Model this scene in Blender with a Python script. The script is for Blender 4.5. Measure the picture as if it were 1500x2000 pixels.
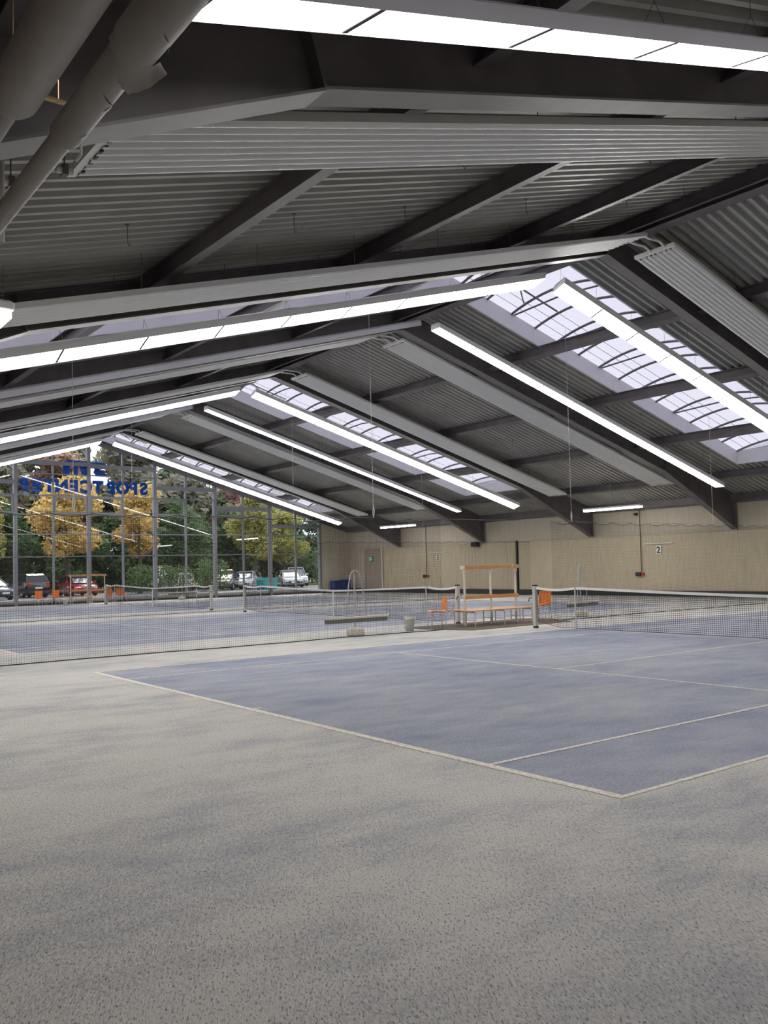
import bpy, math, random
from mathutils import Vector, Matrix
D = bpy.data
scene = bpy.context.scene
for o in list(D.objects): D.objects.remove(o)
col = scene.collection
rnd = random.Random(7)

# ------------------------------------------------------------------ camera
def make_camera():
    cam = D.cameras.new('camera'); co = D.objects.new('camera', cam); col.objects.link(co)
    yaw, pitch, roll = 0.9205, 0.0426, -0.0235
    f = Vector((math.cos(yaw)*math.cos(pitch), math.sin(yaw)*math.cos(pitch), math.sin(pitch)))
    r = f.cross(Vector((0, 0, 1))).normalized(); u = r.cross(f)
    c, s = math.cos(roll), math.sin(roll)
    r2 = c*r + s*u; u2 = -s*r + c*u
    m = Matrix((r2, u2, -f)).transposed().to_4x4(); m.translation = Vector((-5.094, -4.014, 1.675))
    co.matrix_world = m
    cam.sensor_fit = 'VERTICAL'; cam.sensor_height = 36; cam.sensor_width = 27
    cam.lens = 1716.15/2000*36; cam.shift_y = 34.4/2000; cam.clip_start = .05; cam.clip_end = 400
    scene.camera = co
make_camera()
# ------------------------------------------------------------------ world, exposure, lamp strength
LAMP = 21.5
scene.view_settings.view_transform = 'Standard'; scene.view_settings.look = 'None'
scene.view_settings.gamma = 1.0; scene.view_settings.use_curve_mapping = False
scene.view_settings.exposure = 0.0
def make_world():
    w = D.worlds.new('overcast_sky'); scene.world = w; w.use_nodes = True
    nt = w.node_tree; nt.nodes.clear()
    out = nt.nodes.new('ShaderNodeOutputWorld'); bg = nt.nodes.new('ShaderNodeBackground')
    tc = nt.nodes.new('ShaderNodeTexCoord'); sp = nt.nodes.new('ShaderNodeSeparateXYZ'); cr = nt.nodes.new('ShaderNodeValToRGB')
    nt.links.new(tc.outputs['Generated'], sp.inputs[0]); nt.links.new(sp.outputs['Z'], cr.inputs[0])
    e = cr.color_ramp.elements
    e[0].position = 0; e[0].color = (.62, .66, .72, 1); e[1].position = .6; e[1].color = (.84, .85, .95, 1)
    nt.links.new(cr.outputs[0], bg.inputs[0]); bg.inputs[1].default_value = 2.7
    nt.links.new(bg.outputs[0], out.inputs[0])
make_world()
def make_sun():   # thin cloud: a weak, very soft sun high over the car park
    l = D.lights.new('sun', 'SUN'); l.energy = 4.5; l.angle = math.radians(25); l.color = (1, .93, .8)
    o = D.objects.new('sun', l); col.objects.link(o); o.rotation_euler = (math.radians(42), 0, math.radians(150))
make_sun()

# ------------------------------------------------------------------ materials
def mat(name, color=(.5, .5, .5), rough=.6, metal=0, spec=.5, noise=0, nscale=5, c2=None, bump=0, bscale=80, stretch=(1, 1, 1), emis=0, coat=0):
    m = D.materials.new(name); m.use_nodes = True; nt = m.node_tree; b = nt.nodes['Principled BSDF']
    b.inputs['Base Color'].default_value = (*color, 1); b.inputs['Roughness'].default_value = rough
    b.inputs['Metallic'].default_value = metal; b.inputs['Specular IOR Level'].default_value = spec
    if coat: b.inputs['Coat Weight'].default_value = coat
    tc = nt.nodes.new('ShaderNodeTexCoord'); mp = nt.nodes.new('ShaderNodeMapping'); mp.inputs['Scale'].default_value = stretch
    nt.links.new(tc.outputs['Object'], mp.inputs[0])
    if noise or c2:
        n = nt.nodes.new('ShaderNodeTexNoise'); n.inputs['Scale'].default_value = nscale; n.inputs['Detail'].default_value = 5
        nt.links.new(mp.outputs[0], n.inputs[0]); mx = nt.nodes.new('ShaderNodeMix'); mx.data_type = 'RGBA'
        k = noise or .25
        mx.inputs[6].default_value = (*[c*(1-k) for c in color], 1); mx.inputs[7].default_value = (*(c2 or [min(1, c*(1+k)) for c in color]), 1)
        if c2: mx.inputs[6].default_value = (*color, 1)
        rp = nt.nodes.new('ShaderNodeMapRange'); rp.inputs[1].default_value = .35; rp.inputs[2].default_value = .65
        nt.links.new(n.outputs[0], rp.inputs[0]); nt.links.new(rp.outputs[0], mx.inputs[0]); nt.links.new(mx.outputs[2], b.inputs['Base Color'])
    if bump:
        n2 = nt.nodes.new('ShaderNodeTexNoise'); n2.inputs['Scale'].default_value = bscale; nt.links.new(mp.outputs[0], n2.inputs[0])
        bp = nt.nodes.new('ShaderNodeBump'); bp.inputs['Strength'].default_value = bump; bp.inputs['Distance'].default_value = .01
        nt.links.new(n2.outputs[0], bp.inputs['Height']); nt.links.new(bp.outputs[0], b.inputs['Normal'])
    if emis:
        b.inputs['Emission Color'].default_value = (*color, 1); b.inputs['Emission Strength'].default_value = emis
    return m
M = dict(
    steel=mat('dark_grey_steel', (.125, .112, .118), .42, noise=.15, nscale=2),
    deck=mat('corrugated_roof_sheet', (.36, .36, .335), .38, noise=.08, nscale=1.5),
    panel=mat('white_lacquered_panel', (.60, .61, .60), .3),
    galv=mat('galvanised_metal', (.5, .5, .5), .4, .3),
    white=mat('white_paint', (.72, .72, .70), .4),
    housing=mat('lamp_housing', (.72, .72, .73), .35),
    curb=mat('skylight_curb', (.66, .65, .70), .5),
    wall=mat('beige_wall_cladding', (.56, .50, .40), .7, noise=.07, nscale=3, stretch=(6, 6, .4)),
    curtain=mat('beige_curtain', (.52, .45, .325), .85, noise=.1, nscale=4, stretch=(8, 8, .3), bump=.2, bscale=60),
    curtain2=mat('taupe_curtain', (.36, .30, .25), .85, noise=.12, nscale=4, stretch=(8, 8, .3)),
    black=mat('black_plastic', (.02, .02, .022), .45),
    rubber=mat('tyre_rubber', (.018, .018, .018), .8),
    netblack=mat('black_netting', (.012, .013, .018), .8),
    band=mat('white_net_band', (.78, .77, .74), .7),
    alu=mat('pale_aluminium', (.55, .54, .51), .4),
    frame=mat('window_aluminium', (.24, .245, .27), .45, .2),
    wood=mat('varnished_beech', (.62, .33, .13), .4, c2=(.52, .25, .09), nscale=6, stretch=(1, 6, 6)),
    orange=mat('orange_plywood', (.78, .235, .03), .35, c2=(.66, .17, .02), nscale=8, stretch=(1, 1, .15)),
    cream=mat('cream_enamel', (.66, .63, .54), .4),
    concrete=mat('white_concrete', (.68, .64, .54), .8, noise=.15, nscale=20),
    bristle=mat('grey_bristles', (.2, .2, .17), .9, noise=.3, nscale=60),
    binplastic=mat('pale_grey_plastic', (.55, .53, .48), .5, noise=.08, nscale=9),
    mat_brown=mat('brown_doormat', (.105, .08, .062), .95, noise=.25, nscale=40),
    pipe=mat('grey_pipe_insulation', (.33, .315, .295), .5, c2=(.27, .25, .225), nscale=2.5),
    foam=mat('exposed_white_foam', (.7, .7, .68), .9),
    brass=mat('brass_rod', (.45, .33, .16), .4, .8),
    blue=mat('blue_plastic', (.012, .035, .16), .4),
    sign=mat('blue_sign_film', (.005, .16, .55), .4),
    signwhite=mat('white_sign_plate', (.8, .8, .78), .5),
    green=mat('green_sign', (.02, .4, .28), .5),
    red=mat('red_plastic', (.45, .03, .02), .4),
    asphalt=mat('asphalt', (.16, .16, .165), .9, noise=.25, nscale=2, bump=.2),
    gravel=mat('pale_gravel', (.33, .31, .28), .9, noise=.4, nscale=12),
    grass=mat('grass_verge', (.06, .10, .025), .9, noise=.5, nscale=4),
    bark=mat('tree_bark', (.07, .05, .035), .9, noise=.3, nscale=10, stretch=(3, 3, .5)),
    chrome=mat('chrome', (.7, .7, .7), .2, 1),
    tealbin=mat('teal_plastic', (.01, .22, .22), .45),
    carglass=mat('car_window_glass', (.015, .017, .02), .12, spec=.4),
    windshield=mat('windscreen_glass', (.13, .16, .22), .1, spec=.8),
    lightred=mat('red_tail_lamp', (.5, .01, .01), .25),
    headlamp=mat('headlamp_lens', (.7, .7, .72), .12),
    faintbar=mat('pale_glazing_bar', (.55, .55, .62), .5),
    kerb=mat('concrete_kerb', (.3, .29, .27), .9, noise=.2),
)
for k, c in dict(paint_black=(.012, .012, .014), paint_red=(.26, .008, .012), paint_white=(.7, .7, .72), paint_blue=(.03, .045, .08), paint_silver=(.42, .44, .47)).items():
    M[k] = mat('car_'+k, c, .22, coat=1)
def emission(name, c, s):
    m = D.materials.new(name); m.use_nodes = True; nt = m.node_tree; nt.nodes.clear()
    o = nt.nodes.new('ShaderNodeOutputMaterial'); e = nt.nodes.new('ShaderNodeEmission'); e.inputs[0].default_value = (*c, 1); e.inputs[1].default_value = s
    nt.links.new(e.outputs[0], o.inputs[0]); return m
M['lamp'] = emission('lamp_diffuser', (1, .97, .93), LAMP)
M['lamp_near'] = emission('lamp_diffuser_dimmed', (1, .97, .93), LAMP*.55)  # nearest row dimmed on purpose to keep the foreground floor darker
def film(name, c):
    m = mat(name, c, .4); nt = m.node_tree; t = nt.nodes.new('ShaderNodeBsdfTranslucent'); t.inputs[0].default_value = (*c, 1)
    mx = nt.nodes.new('ShaderNodeMixShader'); mx.inputs[0].default_value = .65; nt.links.new(nt.nodes['Principled BSDF'].outputs[0], mx.inputs[1]); nt.links.new(t.outputs[0], mx.inputs[2])
    nt.links.new(mx.outputs[0], nt.nodes['Material Output'].inputs[0]); return m
M['sign'] = film('blue_window_film', (.003, .14, .41))
def glass_mat():
    m = D.materials.new('window_glass'); m.use_nodes = True; nt = m.node_tree; nt.nodes.clear()
    o = nt.nodes.new('ShaderNodeOutputMaterial'); t = nt.nodes.new('ShaderNodeBsdfTransparent'); g = nt.nodes.new('ShaderNodeBsdfGlossy')
    t.inputs[0].default_value = (.93, .95, .94, 1); g.inputs['Roughness'].default_value = .015
    fr = nt.nodes.new('ShaderNodeFresnel'); fr.inputs[0].default_value = 1.5; mx = nt.nodes.new('ShaderNodeMixShader')
    mm = nt.nodes.new('ShaderNodeMath'); mm.operation = 'MULTIPLY'; mm.inputs[1].default_value = 1.7
    nt.links.new(fr.outputs[0], mm.inputs[0]); nt.links.new(mm.outputs[0], mx.inputs[0]); nt.links.new(t.outputs[0], mx.inputs[1]); nt.links.new(g.outputs[0], mx.inputs[2]); nt.links.new(mx.outputs[0], o.inputs[0])
    return m
M['glass'] = glass_mat()
def skyglass():
    m = D.materials.new('translucent_glazing'); m.use_nodes = True; nt = m.node_tree; nt.nodes.clear()
    o = nt.nodes.new('ShaderNodeOutputMaterial'); t = nt.nodes.new('ShaderNodeBsdfTransparent'); g = nt.nodes.new('ShaderNodeBsdfTranslucent')
    t.inputs[0].default_value = (.27, .27, .305, 1); g.inputs[0].default_value = (.33, .325, .36, 1)
    mx = nt.nodes.new('ShaderNodeMixShader'); mx.inputs[0].default_value = .5
    nt.links.new(t.outputs[0], mx.inputs[1]); nt.links.new(g.outputs[0], mx.inputs[2]); nt.links.new(mx.outputs[0], o.inputs[0])
    return m
M['skyglass'] = skyglass()
def carpet(name, base, sand, amount, wear=1.0, fleckk=.85):
    """sand-filled tennis carpet: large drifts of pale sand over blue fibre, fine pile speckle"""
    m = D.materials.new(name); m.use_nodes = True; nt = m.node_tree; N = nt.nodes; L = nt.links; b = N['Principled BSDF']
    b.inputs['Roughness'].default_value = .62; b.inputs['Specular IOR Level'].default_value = .35
    tc = N.new('ShaderNodeTexCoord')
    def noise(scale, detail, st=(1, 1, 1), rot=0, rough=.5):
        mp = N.new('ShaderNodeMapping'); mp.inputs['Scale'].default_value = st; mp.inputs['Rotation'].default_value = (0, 0, rot)
        L.new(tc.outputs['Object'], mp.inputs[0]); n = N.new('ShaderNodeTexNoise'); n.inputs['Scale'].default_value = scale
        n.inputs['Detail'].default_value = detail; n.inputs['Roughness'].default_value = rough; L.new(mp.outputs[0], n.inputs[0]); return n.outputs[0]
    def rng(src, a, c, lo=0, hi=1):
        r = N.new('ShaderNodeMapRange'); r.inputs[1].default_value = a; r.inputs[2].default_value = c; r.inputs[3].default_value = lo; r.inputs[4].default_value = hi
        L.new(src, r.inputs[0]); return r.outputs[0]
    def math_(op, a, c):
        q = N.new('ShaderNodeMath'); q.operation = op
        for i, v in enumerate((a, c)):
            if isinstance(v, (int, float)): q.inputs[i].default_value = v
            else: L.new(v, q.inputs[i])
        return q.outputs[0]
    big = rng(noise(.33, 4, (1, 1.6, 1)), .36, .66)
    mid = rng(noise(1.7, 6, (.7, 1.5, 1), .35, .62), .38, .68)
    def pile(scale, sx, detail=2):
        a = N.new('ShaderNodeMapping'); a.inputs['Rotation'].default_value = (0, 0, -1.02); L.new(tc.outputs['Object'], a.inputs[0])
        b2 = N.new('ShaderNodeMapping'); b2.inputs['Scale'].default_value = (sx, 1, 1); L.new(a.outputs[0], b2.inputs[0])
        n = N.new('ShaderNodeTexNoise'); n.inputs['Scale'].default_value = scale; n.inputs['Detail'].default_value = detail; L.new(b2.outputs[0], n.inputs[0]); return n.outputs[0]
    fine = rng(pile(46, .42, 3), .40, .62)
    grain = rng(pile(125, .36), .38, .64)
    fleck = rng(pile(108, .34), .56, .67)
    f = math_('ADD', math_('MULTIPLY', big, .34*wear), math_('MULTIPLY', mid, .30*wear))
    f = math_('ADD', f, math_('MULTIPLY', fine, .20)); f = math_('ADD', f, math_('MULTIPLY', grain, .12))
    f = rng(f, amount-.36, amount+.30)
    mx = N.new('ShaderNodeMix'); mx.data_type = 'RGBA'; mx.inputs[6].default_value = (*sand, 1); mx.inputs[7].default_value = (*base, 1)
    L.new(f, mx.inputs[0])
    dk = N.new('ShaderNodeMix'); dk.data_type = 'RGBA'; L.new(mx.outputs[2], dk.inputs[6]); dk.inputs[7].default_value = (base[0]*.55, base[1]*.55, base[2]*.5, 1)
    L.new(math_('MULTIPLY', fleck, fleckk), dk.inputs[0]); L.new(dk.outputs[2], b.inputs['Base Color'])
    bp = N.new('ShaderNodeBump'); bp.inputs['Strength'].default_value = .5; bp.inputs['Distance'].default_value = .006
    L.new(math_('ADD', fine, grain), bp.inputs['Height']); L.new(bp.outputs[0], b.inputs['Normal'])
    return m
M['sand'] = carpet('sanded_carpet', (.17, .20, .26), (.545, .525, .48), .68)
M['court'] = carpet('blue_court_carpet', (.135, .17, .265), (.36, .37, .41), .42, .9, .4)
M['line'] = mat('worn_white_line', (.80, .75, .64), .8, c2=(.50, .47, .42), nscale=25)
def leaf(name, c1, c2, c3):
    m = D.materials.new(name); m.use_nodes = True; nt = m.node_tree; N = nt.nodes; L = nt.links; b = N['Principled BSDF']; b.inputs['Roughness'].default_value = .6
    g = N.new('ShaderNodeNewGeometry'); r = N.new('ShaderNodeValToRGB'); e = r.color_ramp.elements
    e[0].position = 0; e[0].color = (*c1, 1); e[1].position = 1; e[1].color = (*c3, 1); k = e.new(.5); k.color = (*c2, 1)
    L.new(g.outputs['Random Per Island'], r.inputs[0]); L.new(r.outputs[0], b.inputs['Base Color'])
    t = N.new('ShaderNodeBsdfTranslucent'); L.new(r.outputs[0], t.inputs[0]); mx = N.new('ShaderNodeMixShader'); mx.inputs[0].default_value = .4
    L.new(b.outputs[0], mx.inputs[1]); L.new(t.outputs[0], mx.inputs[2]); L.new(mx.outputs[0], N['Material Output'].inputs[0]); return m
M['leaf_yellow'] = leaf('autumn_leaves', (.60, .38, .10), (.72, .52, .18), (.36, .34, .09))
M['leaf_mixed'] = leaf('turning_leaves', (.36, .32, .06), (.20, .26, .05), (.50, .38, .09))
M['leaf_green'] = leaf('green_leaves', (.05, .11, .03), (.10, .17, .05), (.03, .07, .02))
M['leaf_dull'] = leaf('dull_leaves', (.18, .20, .13), (.26, .22, .14), (.12, .16, .10))
M['leaf_rust'] = leaf('rusty_leaves', (.38, .19, .13), (.28, .17, .12), (.34, .25, .12))

# ------------------------------------------------------------------ mesh helpers
class MB:
    def __init__(s): s.v = []; s.f = []; s.mi = []; s.cur = 0
    def add(s, vs, fs):
        n = len(s.v); s.v += [tuple(p) for p in vs]
        for f in fs: s.f.append(tuple(i+n for i in f)); s.mi.append(s.cur)
        return s
    def hexa(s, p):  # p: 8 points, bottom 4 then top 4
        return s.add(p, [(3, 2, 1, 0), (4, 5, 6, 7), (0, 1, 5, 4), (1, 2, 6, 5), (2, 3, 7, 6), (3, 0, 4, 7)])
    def box(s, x0, x1, y0, y1, z0, z1):
        return s.hexa([(x0, y0, z0), (x1, y0, z0), (x1, y1, z0), (x0, y1, z0), (x0, y0, z1), (x1, y0, z1), (x1, y1, z1), (x0, y1, z1)])
    def rbox(s, x0, x1, y0, y1, z0, z1, r):  # box with chamfered vertical and top edges
        a = [(x0+r, y0), (x1-r, y0), (x1, y0+r), (x1, y1-r), (x1-r, y1), (x0+r, y1), (x0, y1-r), (x0, y0+r)]
        cx, cy = (x0+x1)/2, (y0+y1)/2
        rings = [(z0+r*.5, 1), (z1-r, 1), (z1, None)]
        vs = []
        def ins(p, q): return (p[0]-math.copysign(min(q, abs(p[0]-cx)), p[0]-cx), p[1]-math.copysign(min(q, abs(p[1]-cy)), p[1]-cy))
        for z, k in [(z0, r*.5), (z0+r*.5, 0), (z1-r, 0), (z1, r)]:
            vs += [(*ins(p, k), z) for p in a]
        fs = [tuple(range(7, -1, -1)), tuple(range(24, 32))]
        for k in range(3):
            for i in range(8): fs.append((k*8+i, k*8+(i+1) % 8, k*8+8+(i+1) % 8, k*8+8+i))
        return s.add(vs, fs)
    def tube(s, pts, r, n=8, cap=True):
        pts = [Vector(p) for p in pts]; rs = r if isinstance(r, (list, tuple)) else [r]*len(pts)
        vs = []; fs = []
        up = None
        for i, p in enumerate(pts):
            d = (pts[min(i+1, len(pts)-1)]-pts[max(i-1, 0)]).normalized()
            if up is None:
                up = Vector((0, 0, 1)) if abs(d.z) < .9 else Vector((1, 0, 0))
            a = d.cross(up)
            if a.length < 1e-4: a = d.cross(Vector((0, 1, 0)))
            a.normalize(); b = a.cross(d); up = b
            for k in range(n):
                t = 2*math.pi*k/n; vs.append(p+a*rs[i]*math.cos(t)+b*rs[i]*math.sin(t))
        for i in range(len(pts)-1):
            for k in range(n): fs.append((i*n+k, i*n+(k+1) % n, (i+1)*n+(k+1) % n, (i+1)*n+k))
        if cap: fs += [tuple(range(n-1, -1, -1)), tuple(range((len(pts)-1)*n, len(pts)*n))]
        return s.add(vs, fs)
    def lathe(s, c, prof, n=16):
        vs = []; fs = []
        for r, z in prof:
            for k in range(n): t = 2*math.pi*k/n; vs.append((c[0]+r*math.cos(t), c[1]+r*math.sin(t), c[2]+z))
        for i in range(len(prof)-1):
            for k in range(n): fs.append((i*n+k, i*n+(k+1) % n, (i+1)*n+(k+1) % n, (i+1)*n+k))
        fs += [tuple(range(n-1, -1, -1)), tuple(range((len(prof)-1)*n, len(prof)*n))]
        return s.add(vs, fs)
    def prism(s, poly, axis, a, b):
        """poly: 2D points in the two other axes, extruded along axis"""
        def P(u, v, w): return {'x': (w, u, v), 'y': (u, w, v), 'z': (u, v, w)}[axis]
        n = len(poly); vs = [P(*p, a) for p in poly]+[P(*p, b) for p in poly]
        fs = [tuple(range(n-1, -1, -1)), tuple(range(n, 2*n))]+[(i, (i+1) % n, n+(i+1) % n, n+i) for i in range(n)]
        return s.add(vs, fs)
    def build(s, name, m, parent=None, smooth=False, loc=None):
        me = D.meshes.new(name); me.from_pydata(s.v, [], s.f)
        ms = m if isinstance(m, (list, tuple)) else [m]
        for x in ms: me.materials.append(M[x] if isinstance(x, str) else x)
        if len(ms) > 1: me.polygons.foreach_set('material_index', s.mi)
        me.validate(); me.update()
        import bmesh
        bm = bmesh.new(); bm.from_mesh(me); bmesh.ops.recalc_face_normals(bm, faces=bm.faces); bm.to_mesh(me); bm.free()
        if smooth:
            me.polygons.foreach_set('use_smooth', [True]*len(me.polygons))
            try: me.set_sharp_from_angle(angle=math.radians(40))
            except Exception: pass
        o = D.objects.new(name, me); col.objects.link(o)
        if loc: o.location = loc
        if parent: o.parent = parent
        return o
def tag(o, label=None, cat=None, group=None, kind=None):
    if label: o['label'] = label
    if cat: o['category'] = cat
    if group: o['group'] = group
    if kind: o['kind'] = kind
    return o
def empty(name, loc=(0, 0, 0), rz=0):
    o = D.objects.new(name, None); col.objects.link(o); o.location = loc; o.rotation_euler = (0, 0, rz); o.empty_display_size = .2
    return o
def copy_tree(o, parent=None):
    c = o.copy(); col.objects.link(c); c.parent = parent
    for ch in list(o.children): copy_tree(ch, c)
    return c
def structure(o): o['kind'] = 'structure'; return o

# ------------------------------------------------------------------ hall geometry
RX, RZ, SL = 11.9, 9.65, .284            # ridge, top of rafters, roof slope
XL, XR, YN, YG = -6.6, 30.42, -6.9, 46.72
S = 15.805
FY = [17.24+S/2*i for i in (-3, -2, -1, 0, 1, 2, 3)]     # frames (first one behind the camera)
PD = [.22, 3.88, 7.75, 11.65, 15.6]                      # purlins, distance from the ridge
def sp(side, d, y, off): return (RX+side*d, y, RZ-SL*d-off)
def slab(mb, side, d0, d1, y0, y1, o0, o1):   # o0 = upper offset, o1 = lower offset
    return mb.hexa([sp(side, d0, y0, o1), sp(side, d1, y0, o1), sp(side, d1, y1, o1), sp(side, d0, y1, o1), sp(side, d0, y0, o0), sp(side, d1, y0, o0), sp(side, d1, y1, o0), sp(side, d0, y1, o0)])
SKY = [(-4.85, -.85), (10.95, 14.95), (26.75, 30.75), (42.6, 46.3)]
SKYD = 14.95

# floor ------------------------------------------------------------
def make_floor():
    mb = MB()
    xs = [XL-.3, 0, 23.77, XR+.4]
    ys = [YN]
    C = [(S*i, S*i+10.97) for i in range(3)]
    for a, b in C: ys += [a, b]
    ys.append(YG+.1)
    for i in range(3):
        for j in range(len(ys)-1):
            mb.cur = 1 if (i == 1 and j % 2 == 1) else 0
            mb.box(xs[i], xs[i+1], ys[j], ys[j+1], -.2, 0)
    mb.cur = 2; h = .004
    def ln(x0, x1, y0, y1): mb.box(x0, x1, y0, y1, 0.0005, h)
    for a, b in C:
        ln(-.0, .09, a, b); ln(23.68, 23.77, a, b)
        for y in (a, a+1.37, b-1.37-.05, b-.05): ln(.09, 23.68, y, y+.05)
        for x in (5.485, 18.235): ln(x, x+.05, a+1.42, b-1.42)
        ln(5.535, 18.235, a+5.46, a+5.51); ln(.09, .2, a+5.46, a+5.51); ln(23.57, 23.68, a+5.46, a+5.51)
    structure(mb.build('floor', ['sand', 'court', 'line']))
make_floor()

# roof deck --------------------------------------------------------
def make_ceiling():
    mb = MB(); pitch = .2485; dep = .115
    def strip(side, d0, d1, y, w):
        # trapezoid rib: low flange, web, high flange, web ; as thin folded sheet
        pr = [(0, 0), (.30, 0), (.40, 1), (.90, 1), (1, 0)]
        for (a, ha), (b, hb) in zip(pr, pr[1:]):
            oa, ob = -.0-ha*dep, -.0-hb*dep
            p = [sp(side, d0, y+a*w, oa), sp(side, d1, y+a*w, oa), sp(side, d1, y+b*w, ob), sp(side, d0, y+b*w, ob)]
            q = [(x, yy, z+.012) for x, yy, z in p]
            mb.hexa(p+q)
    edges = [YN]
    for a, b in SKY: edges += [a, b]
    edges.append(YG+.5)
    for side in (-1, 1):
        for k in range(len(edges)-1):
            a, b = edges[k], edges[k+1]; n = max(1, round((b-a)/pitch)); w = (b-a)/n
            sk = k % 2 == 1
            for i in range(n):
                if sk: strip(side, SKYD, 18.7, a+i*w, w)
                else: strip(side, 0, 18.7, a+i*w, w)
            # opaque roof build-up over the sheet
            slab(mb, side, SKYD+.1 if sk else 0, 18.9, a if sk else a+(.06 if k else 0), b if sk else b-(.06 if k < len(edges)-2 else 0), -.27, -.135)
    structure(mb.build('ceiling', 'deck'))
make_ceiling()

# steel frames -----------------------------------------------------
ORD = ['behind the camera', 'nearest the camera', 'second from the camera', 'third from the camera', 'fourth from the camera', 'fifth from the camera', 'last before the glass gable']
def make_frame(y, i):
    root = empty('roof_frame', (RX, y, 0))
    tag(root, f'dark grey steel portal rafter pair spanning the hall, {ORD[i]}', 'roof beam', 'steel roof frames')
    inv = (-RX, -y, 0)
    for side in (-1, 1):
        w = MB(); t = .012
        def q(d, off): x, _, z = sp(side, d, 0, off); return (x, z)
        w.prism([q(0, .02), q(18.4, .02), q(18.4, 1.44), q(13.4, .6), q(0, .6)], 'y', y-t, y+t)
        w.build('rafter_web', 'steel', root, loc=inv)
        f = MB()
        slab(f, side, 0, 13.4, y-.15, y+.15, .58, .605)
        x0, _, z0 = sp(side, 13.4, 0, .59); x1, _, z1 = sp(side, 18.45, 0, 1.445)
        f.hexa([(x0, y-.15, z0-.025), (x1, y-.15, z1-.025), (x1, y+.15, z1-.025), (x0, y+.15, z0-.025), (x0, y-.15, z0), (x1, y-.15, z1), (x1, y+.15, z1), (x0, y+.15, z0)])
        f.build('bottom_flange', 'steel', root, loc=inv)
        f = MB(); slab(f, side, 0, 18.4, y-.15, y+.15, .0, .022); f.build('top_flange', 'steel', root, loc=inv)
        for d in (13.4, 18.38, .012):
            f = MB(); lo = .6 if d < 14 else 1.44
            a = sp(side, d, 0, 0); b = sp(side, d, 0, lo)
            k = .012 if d < 18 else .02
            q = side*.16 if 13 < d < 14 else 0
            f.hexa([(b[0]-k, y-.145, b[2]), (b[0]+k, y-.145, b[2]), (b[0]+k, y+.145, b[2]), (b[0]-k, y+.145, b[2]), (a[0]-k+q, y-.145, a[2]-.07), (a[0]+k+q, y-.145, a[2]-.07), (a[0]+k+q, y+.145, a[2]-.07), (a[0]-k+q, y+.145, a[2]-.07)])
            f.build('stiffener_plate', 'steel', root, loc=inv)
    return root
for i, y in enumerate(FY): make_frame(y, i)

# purlins ----------------------------------------------------------
def purlin_mesh(side, d, y0, y1):
    mb = MB(); w = .115
    slab(mb, side, d-w, d+w, y0, y1, .004, .02); slab(mb, side, d-.008, d+.008, y0, y1, .02, .27); slab(mb, side, d-w, d+w, y0, y1, .27, .29)
    return mb
BAYS = [(YN, FY[0])]+[(FY[i], FY[i+1]) for i in range(6)]+[(FY[6], YG-.3)]
BN = ['behind camera', 'in the bay over the camera', 'in the bay past frame one', 'in the bay past frame two', 'in the bay past frame three', 'in the bay past frame four', 'in the bay past frame five', 'in the bay at the glass gable']
PN = ['at the ridge', 'second from ridge', 'third from ridge', 'fourth from ridge', 'fifth from ridge']
for bi, (a, b) in enumerate(BAYS):
    if bi == 0: continue
    for side in (-1, 1):
        for pi_, d in enumerate(PD):
            x, _, z = sp(side, d, 0, 0)
            o = purlin_mesh(side, d, a+.014, b-.014).build('purlin', 'steel')
            tag(o, f'dark steel purlin, {"left" if side < 0 else "right"} slope, {PN[pi_]}, {BN[bi]}', 'purlin', 'roof purlins')
        mb = MB(); slab(mb, side, 18.12, 18.4, a+.014, b-.014, .0, .30)
        tag(mb.build('eaves_beam', 'steel'), f'dark steel eaves beam, {"left" if side < 0 else "right"} wall, {BN[bi]}', 'beam', 'eaves beams')

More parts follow.
